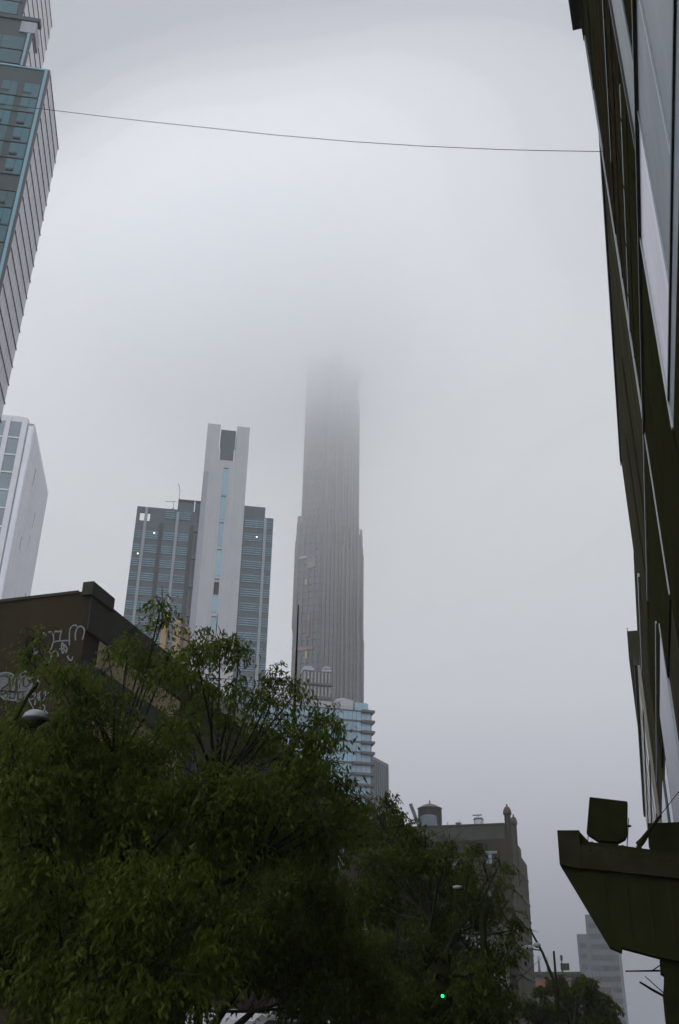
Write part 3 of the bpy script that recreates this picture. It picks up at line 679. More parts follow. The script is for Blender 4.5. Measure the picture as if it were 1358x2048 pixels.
# ------------------------------------------------------------ castle-like brick building with turrets and water tank
YC = abs(XW)/math.tan(abs(azof(1018, 1700)))
t = thing('turreted_brick_building', 'castle-like brown brick building with domed turrets at its street corner', 'building', (XW, YC, 0))
def cw(px, py): p = atY(px, py, YC); return p.x-XW, p.z
_, HC = cw(950, 1652); _, HC2 = cw(950, 1680); xL, _ = cw(700, 1700)
MB().box(xL, 0, 0, 27, 0, HC2).build('wall', m_brick3, t)
MB().box(xL-.05, -.5, -.08, 1., HC2, HC).build('parapet', m_parapet, t)
MB().box(xL-.1, -.5, -.2, 1.1, HC, HC+.3).build('coping', m_stone_d, t)
x0, z1 = cw(972, 1708); x1, z0 = cw(984, 1727)
w_ = MB().box(x0, x1, -.1, 0, z0, z1).build('window', m_bluegl, t); MB().box(x0-.6, x1+.9, -.25, 0, z1+.02, z1+.4).build('window_head', m_sign, w_)
for k in range(3):
    for j in range(3):
        if k or j: MB().box(x0-j*6-.0, x0-j*6+1.3, -.08, 0, z0-k*5.2-(1 if j else 0), z1-k*5.2-(1 if j else 0)).build('window', m_win, t)
def turret(px, py_tip, py_base, Y, m_t, wpx):
    xx = Y*math.tan(azof(px, (py_tip+py_base)/2)) - XW; z_t = atY(px, py_tip, Y).z; z_b = atY(px, py_base, Y).z; h = z_t-z_b; r = wpx/2/FPX*Y*1.02
    y = Y-YC
    MB().lathe([(r*.78, HC2-6), (r*.78, z_b+h*.0), (r*1.0, z_b+h*.02), (r*1.0, z_b+h*.08)], xx, y, 12).build('turret_shaft', m_brick3, t, smooth=False)
    MB().lathe([(r*1.02, z_b+h*.08), (r*1.05, z_b+h*.18), (r*.98, z_b+h*.36), (r*.8, z_b+h*.56), (r*.5, z_b+h*.72), (r*.2, z_b+h*.80), (r*.12, z_b+h*.85), (r*.28, z_b+h*.9), (r*.26, z_b+h*.94), (r*.03, z_t)], xx, y, 16).build('turret_dome', m_terra, t, smooth=True)
turret(1014, 1608, 1630, YC+.4, m_terra, 15.5); turret(1027, 1628, 1650, YC+10, m_terra, 13)
# projecting street bays (seen as the stepped right outline)
for (y0, y1, px, py, dpx) in ((.3, 6, 1022, 1652, 0), (6.2, 12, 1034, 1662, 0), (12.2, 17.5, 1036, 1700, 0), (17.7, 25, 1053, 1733, 0)):
    Y = YC+y1; xx = Y*math.tan(azof(px, py))-XW; zt = atY(px, py, Y).z
    b = MB(); b.prism([(0, y0), (max(xx*.6, .1), y0), (max(xx, .15), y0+1.2), (max(xx, .15), y1-.6), (max(xx*.6, .1), y1), (0, y1)], 0, zt); b.build('bay', m_brick3, t)
    for k in range(7): MB().box(0, max(xx, .15)+.18, y0-.02, y1+.02, 3.4+k*4.1, 3.75+k*4.1).build('string_course', m_stone_d, t)
for k in range(7):
    b = MB(); yy = 18+k*.01; b.box(0, .1, 26, 26.6, 2+k*4, 4.5+k*4); b.build('window', m_win, t)
# pale boards low on the wall
for (a, b_) in (((962, 1935), (998, 1952)), ((986, 1955), (1018, 1974)), ((950, 1978), (985, 1990))):
    x0, z1 = cw(*a); x1, z0 = cw(*b_); MB().box(x0, x1, -.2, 0, z0, z1).build('pale_board', m_sign, t)
# rooftop vent and small pipes: things standing on it
vx, vz = cw(955, 1651)
v = thing('roof_vent', 'small metal turbine vent on the roof edge of the turreted building', 'vent', (XW+vx, YC+1.5, HC))
MB().lathe([(.95, 0), (.95, .4), (.8, .5), (.8, 1.2), (.95, 1.3)], 0, 0, 12).build('curb', m_galv, v)
MB().lathe([(.55, 1.3), (.75, 1.45), (.75, 1.6), (.3, 1.7)], 0, 0, 12).build('cap', m_galv, v)
b = MB(); b.box(-.95, .6, -.1, .1, 1.95, 2.1); b.box(-.05, .05, -.05, .05, 1.7, 1.96); b.build('weather_vane', m_dkgrey, v)
vx, vz = cw(892, 1652)
b = MB(); b.tube([(XW+vx, YC+1.5, HC), (XW+vx, YC+1.5, HC+1.1)], .12, 8); tag(b.build('vent_pipe', m_galv), 'short thin vent pipe on the roof between water tank and dish', 'pipe')
vx, vz = cw(914, 1650)
b = MB(); b.tube([(XW+vx, YC+1.5, HC), (XW+vx, YC+1.5, HC+.6)], .08, 8); b.lathe([(.1, HC+.5), (.5, HC+.75), (.55, HC+.9)], XW+vx, YC+1.5, 12); b.tube([(XW+vx-.5, YC+1.5, HC+.3), (XW+vx+.4, YC+1.4, HC+1.5)], .05, 6)
tag(b.build('satellite_dish', m_galv), 'small satellite dish on the roof left of the turbine vent', 'dish')
# water tank
YT = YC+14; tp = atY(859.5, 1617, YT); rr = abs(atY(883, 1617, YT).x-atY(836, 1617, YT).x)/2; ztop = tp.z; zap = atY(860, 1606, YT).z; zbot = atY(862, 1652, YT).z
t = thing('water_tank', 'round dark wooden water tank with conical brown roof and pale blue base, on the roof', 'water tank', (tp.x, YT, HC2))
zo = HC2
MB().lathe([(rr*.96, zbot-zo), (rr*.99, (zbot+ztop)/2-zo), (rr*.96, ztop-zo)], 0, 0, 32).build('barrel', m_wood, t, smooth=False)
MB().lathe([(rr*1.06, ztop-zo-.05), (rr*.55, (ztop*.45+zap*.55)-zo), (.12, zap-zo-.05), (.1, zap-zo+.5)], 0, 0, 32).build('conical_roof', m_roofm, t)
b = MB()
for i in range(6): z_ = zbot-zo+.5+i*(ztop-zbot-1)/5; b.lathe([(rr*1.0, z_), (rr*1.0, z_+.08)], 0, 0, 32)
b.build('hoops', m_black, t)
b = MB(); b.lathe([(rr*.72, -1.2), (rr*.8, zbot-zo-.6), (rr*.78, zbot-zo+1.4), (rr*.6, zbot-zo+1.6)], 0, -rr*.42, 9); b.build('tarpaulin', m_pblue, t)
for sx_ in (-1, 1):
    for sy_ in (-1, 1): MB().tube([(sx_*rr*.7, sy_*rr*.7, 0), (sx_*rr*.62, sy_*rr*.62, zbot-zo)], .18, 6).build('leg', m_dkgrey, t)
a = atY(821, 1608, YT-2); b_ = atY(839, 1655, YT-2)
b = MB(); b.tube([b_-Vector((0, 0, 3)), b_, a.lerp(b_, .3), a], [.32, .32, .32, .32], 8)
o = b.build('flue_pipe', m_dkgrey); tag(o, 'dark slanting flue pipe rising left of the water tank', 'flue')

# ------------------------------------------------------------ right side of the street
XR = 2.0
def rw(px, py, X=XR): p = atX(px, py, X); return p.y, p.z
t = thing('panelled_building', 'black building with blue-grey metal panels, towering over the right edge', 'building', (XR, 0, 0))
MB().box(0, 22, -9, 30, 0, 41.3).build('wall', m_near, t)
b = MB(); b.box(-.46, 20, -9, 30.5, 41.5, 46); b.box(-.22, 20, -9, 30.3, 41.3, 41.5); b.box(-.1, 20, -9, 30.12, 40.2, 41.3); b.build('cornice', m_near, t)
MB().box(-.07, 0, 29.86, 30.02, 14, 40.2).build('corner_trim', m_alu, t)
MB().box(-.05, 0, 30.03, 30.10, 14, 40.2).build('corner_trim', m_nbrown, t)
# above the ledge
for z0, z1, m_, d in ((33.0, 40., m_near, .02), (28.4, 32.6, m_nbrown, .05), (24.4, 28.0, m_nbrown, .03), (20.3, 24.0, m_near, .04)):
    MB().box(-d, 0, 17.9, 29.5, z0, z1).build('cladding_band', m_, t)
za_ = rw(1212, 60)[1]
MB().box(-.06, 0, 17.9, 26, za_-.04, za_+.05).build('thin_rail', m_bluesteel, t)
MB().box(-.05, 0, 19.2, 30.0, 24.1, 24.2).build('thin_rail', m_bluesteel, t)
ya_, yb_ = rw(1283, 280)[0], rw(1250, 5)[0]
MB().box(-.05, 0, 15.7, 17.7, 20.25, 38).build('panel', m_panelb, t)
MB().box(-.1, 0, 17.75, 17.85, 20.25, 38).build('mullion', m_mull, t)
MB().box(-.03, 0, 12.4, 15.6, 20.25, 38).build('panel', m_near, t)
MB().box(-.1, 0, 2, 45, 20.0, 20.1).build('ledge', m_alu, t)
MB().box(-.12, 0, 2, 30.0, 19.88, 19.99).build('painted_ledge_shadow', m_mull, t)  # solid dark bar; its colour paints the shadow under the ledge
yj1 = rw(1310, 380)[0]
edges = [20.35, yj1, 13.0, 9.4, 5.8]
for i in range(len(edges)-1):
    MB().box(-.04, 0, edges[i+1]+.03, edges[i]-.03, 14.95, 19.85).build('panel', m_panell if i == 0 else m_panelb, t)
    MB().box(-.075, 0, edges[i+1]-.02, edges[i+1]+.02, 14.95, 19.85).build('mullion', m_alu, t)
MB().box(-.08, 0, 20.36, 20.48, 14.1, 19.85).build('mullion', m_alu, t)
MB().box(-.07, 0, 2, 20.5, 14.82, 14.93).build('ledge', m_mull, t)
MB().box(-.03, 0, 2, 20.4, 14.1, 14.8).build('panel', m_panelb, t)
MB().box(-.05, 0, 2, 20.2, 12.6, 14.05).build('fascia', m_near, t)
MB().box(-.13, 0, 19.2, 20.9, 20.12, 21.1).build('junction_box', m_near, t)
MB().box(-.04, 0, 20.6, 29.8, 12, 19.86).build('cladding_band', m_near, t)
for k in range(5): MB().box(-.03, 0, 3+k*3.4, 6+k*3.4, 8.2, 12.4).build('panel', m_panelb, t)
for k in range(6): MB().box(-.04, 0, 1+k*4.6, 5.2+k*4.6, .5, 3.6).build('shop_window', m_win, t)

for y_ in (20.9, 23.4, 25.9, 28.4):
    MB().box(-.047, 0, y_, y_+.05, 12, 19.84).build('seam', m_nbrown, t); MB().box(-.058, 0, y_-.6, y_-.56, 20.3, 40).build('seam', m_near, t)
for z_ in (17.9, 15.6): MB().box(-.046, 0, 20.7, 29.7, z_, z_+.04).build('seam', m_nbrown, t)
for z_ in (22.6, 26.2, 29.9, 31.3, 36.2): MB().box(-.062, 0, 17.95, 29.4, z_, z_+.05).build('seam', m_nbrown, t)
t = thing('grey_brown_building', 'grey-brown building in the middle of the right-hand row, with a level roof line', 'building', (XR, 30.15, 0))
MB().box(.02, 20, 0, 26.5, 0, 34.4).build('wall', m_gwall, t)
MB().box(-.06, 0, .1, 26.4, 34.0, 34.5).build('coping', m_stone_d, t)
MB().box(.0, 18, 26.52, 40, 0, 28.0).build('rear_wall', m_gwall, t)
MB().box(-.12, 0.0, 38.6, 40, 0, 26.).build('end_pier', m_stone_d, t)
for y0 in (8, 14.5): MB().box(-.0, .02, y0, y0+1.1, 21.3, 29).build('recess', m_near, t)
MB().box(-.04, .02, .3, 26.4, 20.2, 21.0).build('band', m_nbrown, t)
MB().box(-.1, .0, 22, 42, 24.4, 24.62).build('ledge', m_alu, t)
MB().box(-.05, .02, 0.2, 20, 14.0, 19.9).build('dark_panel', m_near, t)
p0 = rw(1320, 1216)
MB().box(-.06, .02, 8.2, 19.5, 4, 15.9).build('show_window', m_panell, t)
MB().box(-.08, .02, 7.9, 8.15, 4, 16.2).build('mullion', m_alu, t)
MB().box(-.08, .02, 19.6, 26.3, 15, 19.9).build('dark_panel', m_near, t)
MB().box(-.1, .0, 10, 40, 17.0, 17.12).build('ledge', m_alu, t)
for k in range(4): MB().box(-.05, .02, 20.4+k*4.7, 24.4+k*4.7 if k < 1 else 24.4+k*4.4, 3.5, 14.).build('show_window', m_bluegl, t) if k < 1 else None
MB().box(-.1, .0, 27, 39, 4, 14.5).build('show_window', m_bluegl, t)

t = thing('beige_stone_building', 'narrow beige stone front with small cornices, beyond the grey-brown building', 'building', (1.9, 78, 0))
MB().box(0, 15, 0, 60, 0, 28.2).build('wall', m_beige2, t)
MB().box(-.22, 0, 0, 60, 28.2, 29.).build('cornice', m_stone_d, t)
for z_ in (24.3, 20.4, 16.5, 12.6, 8.7): MB().box(-.07, 0, 0, 60, z_, z_+.35).build('string_course', m_stone_d, t)
for k in range(6):
    for j in range(8): MB().box(-.02, 0, 1.5+j*7.2, 5.2+j*7.2, 25.2-k*3.9, 27.4-k*3.9).build('window', m_bluegl, t)
for z_ in (16.2, 14.9, 12.6): MB().box(-.5, -.08, 30, 36, z_, z_+.3).build('wall_bracket', m_stone_d, t)
t = thing('dark_slab_building', 'dark slender slab rising above the beige stone front at right', 'building', (1.98, 95, 29.02))
MB().box(.0, 14, 0, 9, -.0, 6.2).build('lower_block', m_near, t)
MB().box(-.06, 14, 9.02, 18, 0, 11.9).build('upper_block', m_near, t)
MB().tube([(.1, 14, 11.9), (.1, 14, 14.2)], .05, 6).build('aerial', m_dkgrey, t)

# dark entrance pier and canopy jutting from the right-hand row
YP = 14.0
def cp(px, py): p = atY(px, py, YP); return p.x, p.z
xpl, zpt = cp(1294, 1634); xpb, _ = cp(1329, 2000)
t = thing('dark_canopy', 'black steel canopy with slanting underside jutting from the right-hand wall', 'canopy', (0, YP, 0))
prof = [cp(1160, 1664), cp(1178, 1683), cp(1240, 1690), cp(1400, 1712), cp(1400, 1930), cp(1318, 1914), cp(1243, 1894), cp(1242, 1903), cp(1218, 1893), cp(1121, 1731)]
MB().prism(prof[::-1], 0.02, .4, 'y').build('canopy_body', m_shade, t)
pf = [cp(1115, 1662), cp(1159, 1662), cp(1164, 1738), cp(1120, 1730)]
MB().prism(pf[::-1], -.06, .45, 'y').build('fascia', m_olive, t)
for px_ in (1205, 1248, 1290, 1332):
    q0_, q1_ = cp(px_, 1744), cp(px_+3, 1886 if px_ > 1240 else 1840); MB().box(q0_[0], q0_[0]+.014, .008, .02, q1_[1], q0_[1]).build('seam', m_olive, t)
for px_ in range(1180, 1350, 20):
    q0_ = cp(px_, 1696+(px_-1161)*.134); MB().lathe([(.012, -.004), (.012, .004), (.005, .008)], 0, 0, 8).build('rivet', m_black, t).matrix_local = Matrix.Translation((q0_[0], -.052, q0_[1]-.02)) @ Matrix.Rotation(math.pi/2, 4, 'X')
pf = [cp(1161, 1690), cp(1400, 1722), cp(1400, 1762), cp(1164, 1737)]
MB().prism(pf[::-1], -.05, .02, 'y').build('end_beam', m_olive, t)
t2 = thing('dark_entrance_pier', 'near-black wall pier that carries the canopy at the lower right edge', 'pier', (0, YP, 0))
MB().box(xpl, 2.0, .42, 1.2, cp(1300, 1700)[1], zpt).build('pier_top', m_black, t2)
xq1, zq1 = cp(1321, 1945)
b = MB(); b.prism([(cp(1319, 1914)[0], cp(1319, 1914)[1]-.01), (2.0, cp(1319, 1914)[1]-.01), (2.0, 0), (cp(1331, 2048)[0], 0), (cp(1330, 2030)[0], cp(1330, 2030)[1]), (cp(1326, 1990)[0], cp(1326, 1990)[1]), (cp(1328, 1962)[0], cp(1328, 1962)[1]), (cp(1328, 1948)[0], cp(1328, 1948)[1]), (cp(1321, 1944)[0], cp(1321, 1944)[1])], .1, .6, 'y')
b.build('pier_shaft', m_black, t2)
# lamp box on the canopy
t = thing('box_floodlight', 'big black box floodlight with tapered underside, standing on the canopy', 'floodlight', (0, YP+.15, 0))
YL = YP+.15
def lp(px, py): p = atY(px, py, YL); return p.x, p.z
pf = [lp(1179, 1594), lp(1255, 1603), lp(1254, 1668), lp(1251, 1677), lp(1236, 1685), lp(1196, 1682), lp(1173, 1667)]
MB().prism(pf[::-1], -.02, .16, 'y').build('housing', m_black, t, bevel=.012)
q0, q1 = lp(1196, 1681), lp(1236, 1684); MB().box(q0[0], q1[0], .02, .14, lp(1200, 1690)[1], q0[1]).build('base', m_shade, t)
for (a, b_) in (((1176, 1668), (1175, 1682)), ((1257, 1634), (1254, 1692))):
    pa, pb = lp(*a), lp(*b_); MB().tube([(pa[0], .05, pa[1]), (pb[0], .05, pb[1])], .008, 6).build('stay_rod', m_galv, t)
pa = lp(1258, 1651); MB().lathe([(.02, pa[1]-.01), (.035, pa[1]), (.02, pa[1]+.015)], pa[0], .05, 8).build('knob', m_black, t)
for px_ in (1183, 1245):
    pa = lp(px_, 1684 if px_ < 1200 else 1691); MB().lathe([(.03, pa[1]-.03), (.03, pa[1]), (.015, pa[1]+.012)], pa[0], .05, 8).build('bolt', m_black, t)
t = thing('swan_neck_bracket', 'black tubular bracket between the canopy and the dark pier', 'bracket', (0, YP+.1, 0))
b = MB(); pts = [cp(1278, 1700), cp(1278, 1686), cp(1286, 1677), cp(1301, 1655), cp(1322, 1627)]
b.tube([(p[0], 0, p[1]) for p in pts], [.05, .05, .04, .025, .018], 10); b.build('arm', m_black, t)
b = MB(); a = cp(1283, 1676); c = cp(1330, 1617); e = cp(1375, 1560); b.tube([(a[0], -.05, a[1]), (c[0], -.05, c[1]), (e[0], -.05, e[1])], .006, 6); b.build('stay_cable', m_black, t)
a = cp(1272, 1690); c = cp(1285, 1705); MB().box(a[0], c[0], -.06, .1, c[1], a[1]).build('foot', m_black, t)
# three bare flagpoles
for i, (pts, r0, lab) in enumerate((([(1249, 1938), (1320, 1937)], .012, 'thin level pole sticking out of the pier just below the canopy'),
                                    ([(1289, 1948), (1330, 1985)], .007, 'thinnest slanting rod between the level pole and the thick slanting pole'),
                                    ([(1278, 1960), (1304, 1976), (1330, 1990)], .016, 'thick slanting pole, lowest of three sticking out of the pier'))):
    P = [(cp(*p)[0], YP+.4, cp(*p)[1]) for p in pts]; b = MB(); b.tube(P, [r0*.7]+[r0]*(len(P)-1), 8)
    if i == 0: q = cp(1304, 1937); q2 = cp(1320, 1926); b.tube([(q[0], YP+.4, q[1]), (q2[0], YP+.4, q2[1])], .008, 6)
    tag(b.build('flagpole', m_black), lab, 'pole', 'bare poles on the dark pier')

# ------------------------------------------------------------ far end of the street
c0 = atD(1153, 1868, 400); fr = Fr(c0.x, c0.y, 92)
t = frame_thing(fr, 'hazy_tower', 'stepped grey-blue tower in the haze under the canopy at right', 'tower')
xs1, zs1 = fr.f(1173, 1868); _, zs2 = fr.f(1173, 1829); xe, _ = fr.f(1236, 1910)
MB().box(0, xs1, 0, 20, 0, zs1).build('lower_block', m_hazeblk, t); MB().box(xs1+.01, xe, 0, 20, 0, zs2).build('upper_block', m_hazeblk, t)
gl = []
for fl in range(20):
    for j in range(7):
        xx = .8+j*(xe-1)/7; zt = (zs1 if xx+2 < xs1 else zs2)-3-fl*3.5
        if zt > 8 and not (xx < xs1 < xx+2.4): gl.append(MB().box(xx, xx+2.2, -.12, 0, zt-1.7, zt))
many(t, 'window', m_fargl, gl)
YRd = 235
def rd(px, py): p = atY(px, py, YRd); return p.x, p.z
a = rd(1068, 1952); b_ = rd(1160, 1952)
t = thing('low_pink_building', 'low pinkish building with a red awning at the end of the street', 'building', (a[0], YRd, 0))
wv = b_[0]-a[0]; MB().box(-3, wv, 0, 20, 0, a[1]).build('wall', m_cream, t); MB().box(-3.2, wv+.2, -.4, 20, a[1], a[1]+.8).build('parapet', m_parapet, t)
c = rd(1072, 1962); d_ = rd(1098, 1974); MB().prism([(-2, d_[1]), (0, c[1])][0:0] or [(0, d_[1]), (-1.2, d_[1]), (0, c[1])], c[0]-a[0], d_[0]-a[0], 'x').build('red_awning', m_red, t)
MB().box(wv, wv+6, 2, 18, 0, a[1]-2).build('annex', m_cream, t)
for j in range(4): MB().box(j*2.7, j*2.7+1.5, -.1, 0, 4, 6.5).build('window', m_win, t)
for (px_, pyt, w_, lab) in ((1074, 1910, .9, 'leftmost pale rooftop antenna mast behind the leaning lamp'), (1091, 1911, .7, 'pale rooftop antenna mast right of the leaning lamp'), (1120, 1908, .6, 'dark pole with a box on it, beside the far trees')):
    q = rd(px_, pyt); q0 = rd(px_, 1950)
    tt_ = thing('antenna_mast', lab, 'antenna mast', (q[0], YRd+3, a[1]), group='masts above the low pink building')
    h = q[1]-a[1]
    MB().tube([(0, 0, 0), (0, 0, h*.6), (0, 0, h)], [w_*.45, w_*.25, w_*.25], 6).build('mast', m_dkgrey, tt_)
    MB().box(-w_*.4, w_*.4, -.2, .2, h*.75, h).build('panel_antenna', m_galv if px_ < 1100 else m_black, tt_)
    if px_ > 1100: MB().box(-.3, 1.5, -.3, .3, h*.3, h*.62).build('box', m_black, tt_)

# ------------------------------------------------------------ wire across the street
pts = [atY(px_, py_, 29.) for px_, py_ in ((-60, 199), (0, 208), (85, 218), (200, 232), (300, 243.5), (400, 254), (550, 270), (700, 283), (850, 292.5), (1000, 299), (1100, 301.5), (1205, 303))]
b = MB(); b.tube([atY(-400, 158, 29.)]+pts+[Vector((2.0, 29., pts[-1].z-.02))], .014, 6); tag(b.build('overhead_cable', m_wire), 'thin dark cable strung high across the street', 'cable')

# ------------------------------------------------------------ poles, lamps, signal
p = atD(588, 1440, 34); ptop = atD(596.5, 1210, 34)
t = thing('flagpole', 'tall thin dark pole standing in front of the very tall tower', 'pole', (p.x, p.y, 0))
MB().tube([(0, 0, 0), (0, 0, p.z), (0, 0, ptop.z)], [.09, .05, .022], 10).build('shaft', m_black, t)
MB().lathe([(.16, 0), (.16, .3), (.1, .4)], 0, 0, 12).build('base', m_black, t)
def street_lamp(label, head, base_px, D, wpx, arm, m_head=m_lampw, dome=False):
    hp = atD(head[0], head[1], D); w = wpx/FPX*D*1.05
    bp = atD(base_px[0], base_px[1], D); t = thing('street_lamp', label, 'street lamp', (bp.x, bp.y, 0), group='lamps along the street')
    hx, hy, hz = hp.x-bp.x, hp.y-bp.y, hp.z
    if dome: MB().lathe([(w*.5, hz-w*.22), (w*.5, hz-.16*w), (w*.44, hz-.02*w), (w*.3, hz+.1*w), (w*.12, hz+.16*w), (.005, hz+.17*w)], hx, hy, 20).build('lamp_head', m_head, t, smooth=True)
    else:
        MB().lathe([(.02, 0), (w*.5, 0), (w*.52, .05), (w*.4, w*.28), (.02, w*.34)], 0, 0, 14, 1, .45).build('lamp_head', m_head, t, smooth=True).location = (hx, hy, hz-.02)
    A = [atD(q[0], q[1], D) for q in arm]
    b = MB(); b.tube([(q.x-bp.x, q.y-bp.y, q.z) for q in A], .035, 8); b.build('arm', m_black, t)
    b = MB(); b.tube([(0, 0, 0), (0, 0, A[-1].z)], [.1, .06], 10); b.build('post', m_black, t); return t
t = street_lamp('street lamp with broad white dome head over the graffiti, in the tree at far left', (72, 1428), (30, 1500), 12.5, 47, [(92, 1436), (72, 1450), (30, 1455)], dome=True)
a_ = atD(79, 1362, 12.5); b_ = atD(56, 1392, 12.5); c_ = atD(30, 1440, 12.5)
b = MB(); bx = t.location; b.tube([(a_-bx), (b_-bx), (c_-bx)], [.024, .02, .02], 8); b.build('photocell_arm', m_black, t); b = MB(); b.tube([a_-bx, a_-bx+Vector((-.03, 0, -.07))], [.028, .028], 8); b.build('photocell', m_lampw, t)
street_lamp('street lamp with small white head in front of the turreted building', (915, 1775), (965, 1830), 22.6, 16, [(918, 1778), (940, 1795), (965, 1825)])
t = street_lamp('leaning street lamp mast with long arm, right of the turreted building', (1056, 1897), (1114, 1985), 62, 19, [(1063, 1898), (1078, 1900), (1084, 1902)])
bx = t.location; b = MB(); b.tube([atD(1059, 1857, 62)-bx, atD(1085, 1905, 62)-bx, atD(1113, 1975, 62)-bx, atD(1114, 2030, 62)-bx], [.05, .07, .1, .1], 8); b.build('mast', m_black, t)
b = MB(); p_ = atD(1074, 1892, 62)-bx; b.lathe([(.05, -.1), (.22, 0), (.2, .12), (.03, .2)], 0, 0, 10); o = b.build('camera_dome', m_lampw, t); o.location = p_
# traffic signal
p = atD(885.5, 1992, 20.7)
t = thing('traffic_signal', 'traffic signal showing green, low in the dark foliage', 'traffic light', (p.x, p.y, 0))
MB().box(-.13, .13, 0, .2, p.z-.14, p.z+.72).build('housing', m_black, t)
for i, (z_, m_) in enumerate(((p.z, m_green), (p.z+.28, m_mull), (p.z+.56, m_mull))):
    n = 16; q = MB(); q.prism([(math.cos(2*math.pi*k/n)*.03, z_+math.sin(2*math.pi*k/n)*.03) for k in range(n)], -.03, 0, 'y'); q.build('lens', m_, t)
    q = MB(); q.prism([(math.cos(math.pi*k/8)*.1, z_+math.sin(math.pi*k/8)*.1) for k in range(9)]+[(math.cos(math.pi*k/8)*.09, z_+math.sin(math.pi*k/8)*.09) for k in range(8, -1, -1)], -.22, -.03, 'y'); q.build('visor', m_black, t)
MB().tube([(.5, .2, 0), (.5, .2, p.z+.4)], .07, 8).build('post', m_black, t); MB().tube([(.5, .2, p.z+.35), (.17, .15, p.z+.35)], .03, 6).build('bracket', m_black, t)
p = atD(765, 2025, 50)
t = thing('orange_hoarding', 'orange and white roadworks hoarding glimpsed low through the leaves', 'hoarding', (p.x, p.y, 0), rz=rad(15))
MB().box(-.8, .8, 0, .1, 0, p.z+.6).build('panel', m_orange, t); MB().box(-.35, .1, -.06, 0, .4, p.z+.9).build('white_sheet', m_sign, t)

# ------------------------------------------------------------ van
p = atD(530, 2029, 20)
t = thing('parked_van', 'silver van with roof rails parked under the trees', 'van', (p.x-.3, p.y+1.2, 0), rz=rad(-6))
hr = p.z+.02
def van():
    W2 = 1.0
    b = MB()   # loft of cross-sections along y (length)
    secs = [(-2.45, .55, .95, .8), (-2.4, .4, hr*.52, .92), (-2.2, .35, hr*.94, .96), (-1.9, .35, hr, .98), (1.0, .35, hr, .98), (1.35, .35, hr*.93, .97), (1.9, .35, 1.15, .96), (2.55, .38, .98, .9), (2.68, .5, .8, .8)]
    n0 = 0; ring = 12
    for (y, z0, z1, w) in secs:
        hh = z1-z0
        P = [(-w, z0), (-w, z0+hh*.5), (-w*.97, z0+hh*.6), (-w*.86, z0+hh*.93), (-w*.74, z0+hh*.985), (-w*.3, z1), (w*.3, z1), (w*.74, z0+hh*.985), (w*.86, z0+hh*.93), (w*.97, z0+hh*.6), (w, z0+hh*.5), (w, z0)]
        b.v += [(x, y, z) for x, z in P]
    for i in range(len(secs)-1):
        for j in range(ring): k = (j+1) % ring; b.f.append((i*ring+j, i*ring+k, (i+1)*ring+k, (i+1)*ring+j))
    b.f.append(tuple(range(ring-1, -1, -1))); b.f.append(tuple((len(secs)-1)*ring+j for j in range(ring))); return b
van().build('body', m_van, t, smooth=False)
b = MB(); b.quad((-.78, -2.34, hr*.60), (.78, -2.34, hr*.60), (.72, -2.215, hr*.905), (-.72, -2.215, hr*.905)); o = b.build('rear_window', m_glass, t); o.location = (0, -.03, 0)
for s_ in (-1, 1):
    b = MB(); b.quad((s_*1.0, -1.9, hr*.62), (s_*1.0, 1.2, hr*.62), (s_*.9, .95, hr*.9), (s_*.9, -1.8, hr*.9)); b.build('side_window', m_glass, t).location = (s_*.012, 0, 0)
    b = MB(); b.tube([(s_*.8, -1.8, hr-.06), (s_*.8, -1.6, hr+.07), (s_*.8, .6, hr+.07), (s_*.8, .9, hr-.05)], .025, 8); b.build('roof_rail', m_alu, t)
    for y_ in (-1.55, 1.7):
        w_ = MB(); w_.prism([(y_+math.cos(a)*.36, .36+math.sin(a)*.36) for a in [2*math.pi*k/20 for k in range(20)]], s_*.78, s_*1.02, 'x'); wo = w_.build('wheel', m_rub, t)
        w_ = MB(); w_.prism([(y_+math.cos(a)*.2, .36+math.sin(a)*.2) for a in [2*math.pi*k/16 for k in range(16)]], s_*1.0, s_*1.035, 'x'); w_.build('rim', m_alu, wo)
    MB().box(s_*.9-.06, s_*.9+.06, -2.5, -2.36, .8, 1.3).build('tail_light', m_red, t)

# ------------------------------------------------------------ trees
def leaves_mesh(name, tips, rng, m, parent, leaf=.075, per=10, droop=.28, spread=.12):
    """tips: (n,3) twig origins; every twig hangs `per` narrow leaves"""
    n = len(tips); k = np.repeat(np.arange(n), per); N_ = n*per
    dirs = rng.normal(size=(n, 3)); dirs[:, 2] *= .35; dirs /= np.linalg.norm(dirs, axis=1)[:, None]
    s = rng.random(N_)
    base = tips[k]+dirs[k]*(s[:, None]*droop)+np.stack([np.zeros(N_), np.zeros(N_), -(s**2)*droop*.7], 1)+rng.normal(size=(N_, 3))*spread*.25
    ld = rng.normal(size=(N_, 3)); ld[:, 2] = -np.abs(ld[:, 2])-.9; ld += dirs[k]*.5; ld /= np.linalg.norm(ld, axis=1)[:, None]
    sd_ = np.cross(ld, rng.normal(size=(N_, 3))); sd_ /= np.linalg.norm(sd_, axis=1)[:, None]
    ln = leaf*(.6+.8*rng.random(N_))[:, None]; w = ln*.17
    up = np.cross(sd_, ld)*ln*.12
    a = base; b = base+ld*ln*.42+sd_*w+up; c = base+ld*ln; d = base+ld*ln*.42-sd_*w+up
    V = np.stack([a, b, c, d], 1).reshape(-1, 3)
    F = np.arange(N_*4).reshape(-1, 4)
    me = bpy.data.meshes.new(name); me.vertices.add(len(V)); me.vertices.foreach_set('co', V.ravel()); me.loops.add(N_*4); me.loops.foreach_set('vertex_index', F.ravel())
    me.polygons.add(N_); me.polygons.foreach_set('loop_start', np.arange(N_)*4); me.polygons.foreach_set('loop_total', np.full(N_, 4)); me.update(); me.validate()
    me.materials.append(m); o = bpy.data.objects.new(name, me); C.objects.link(o); o.parent = parent; return o
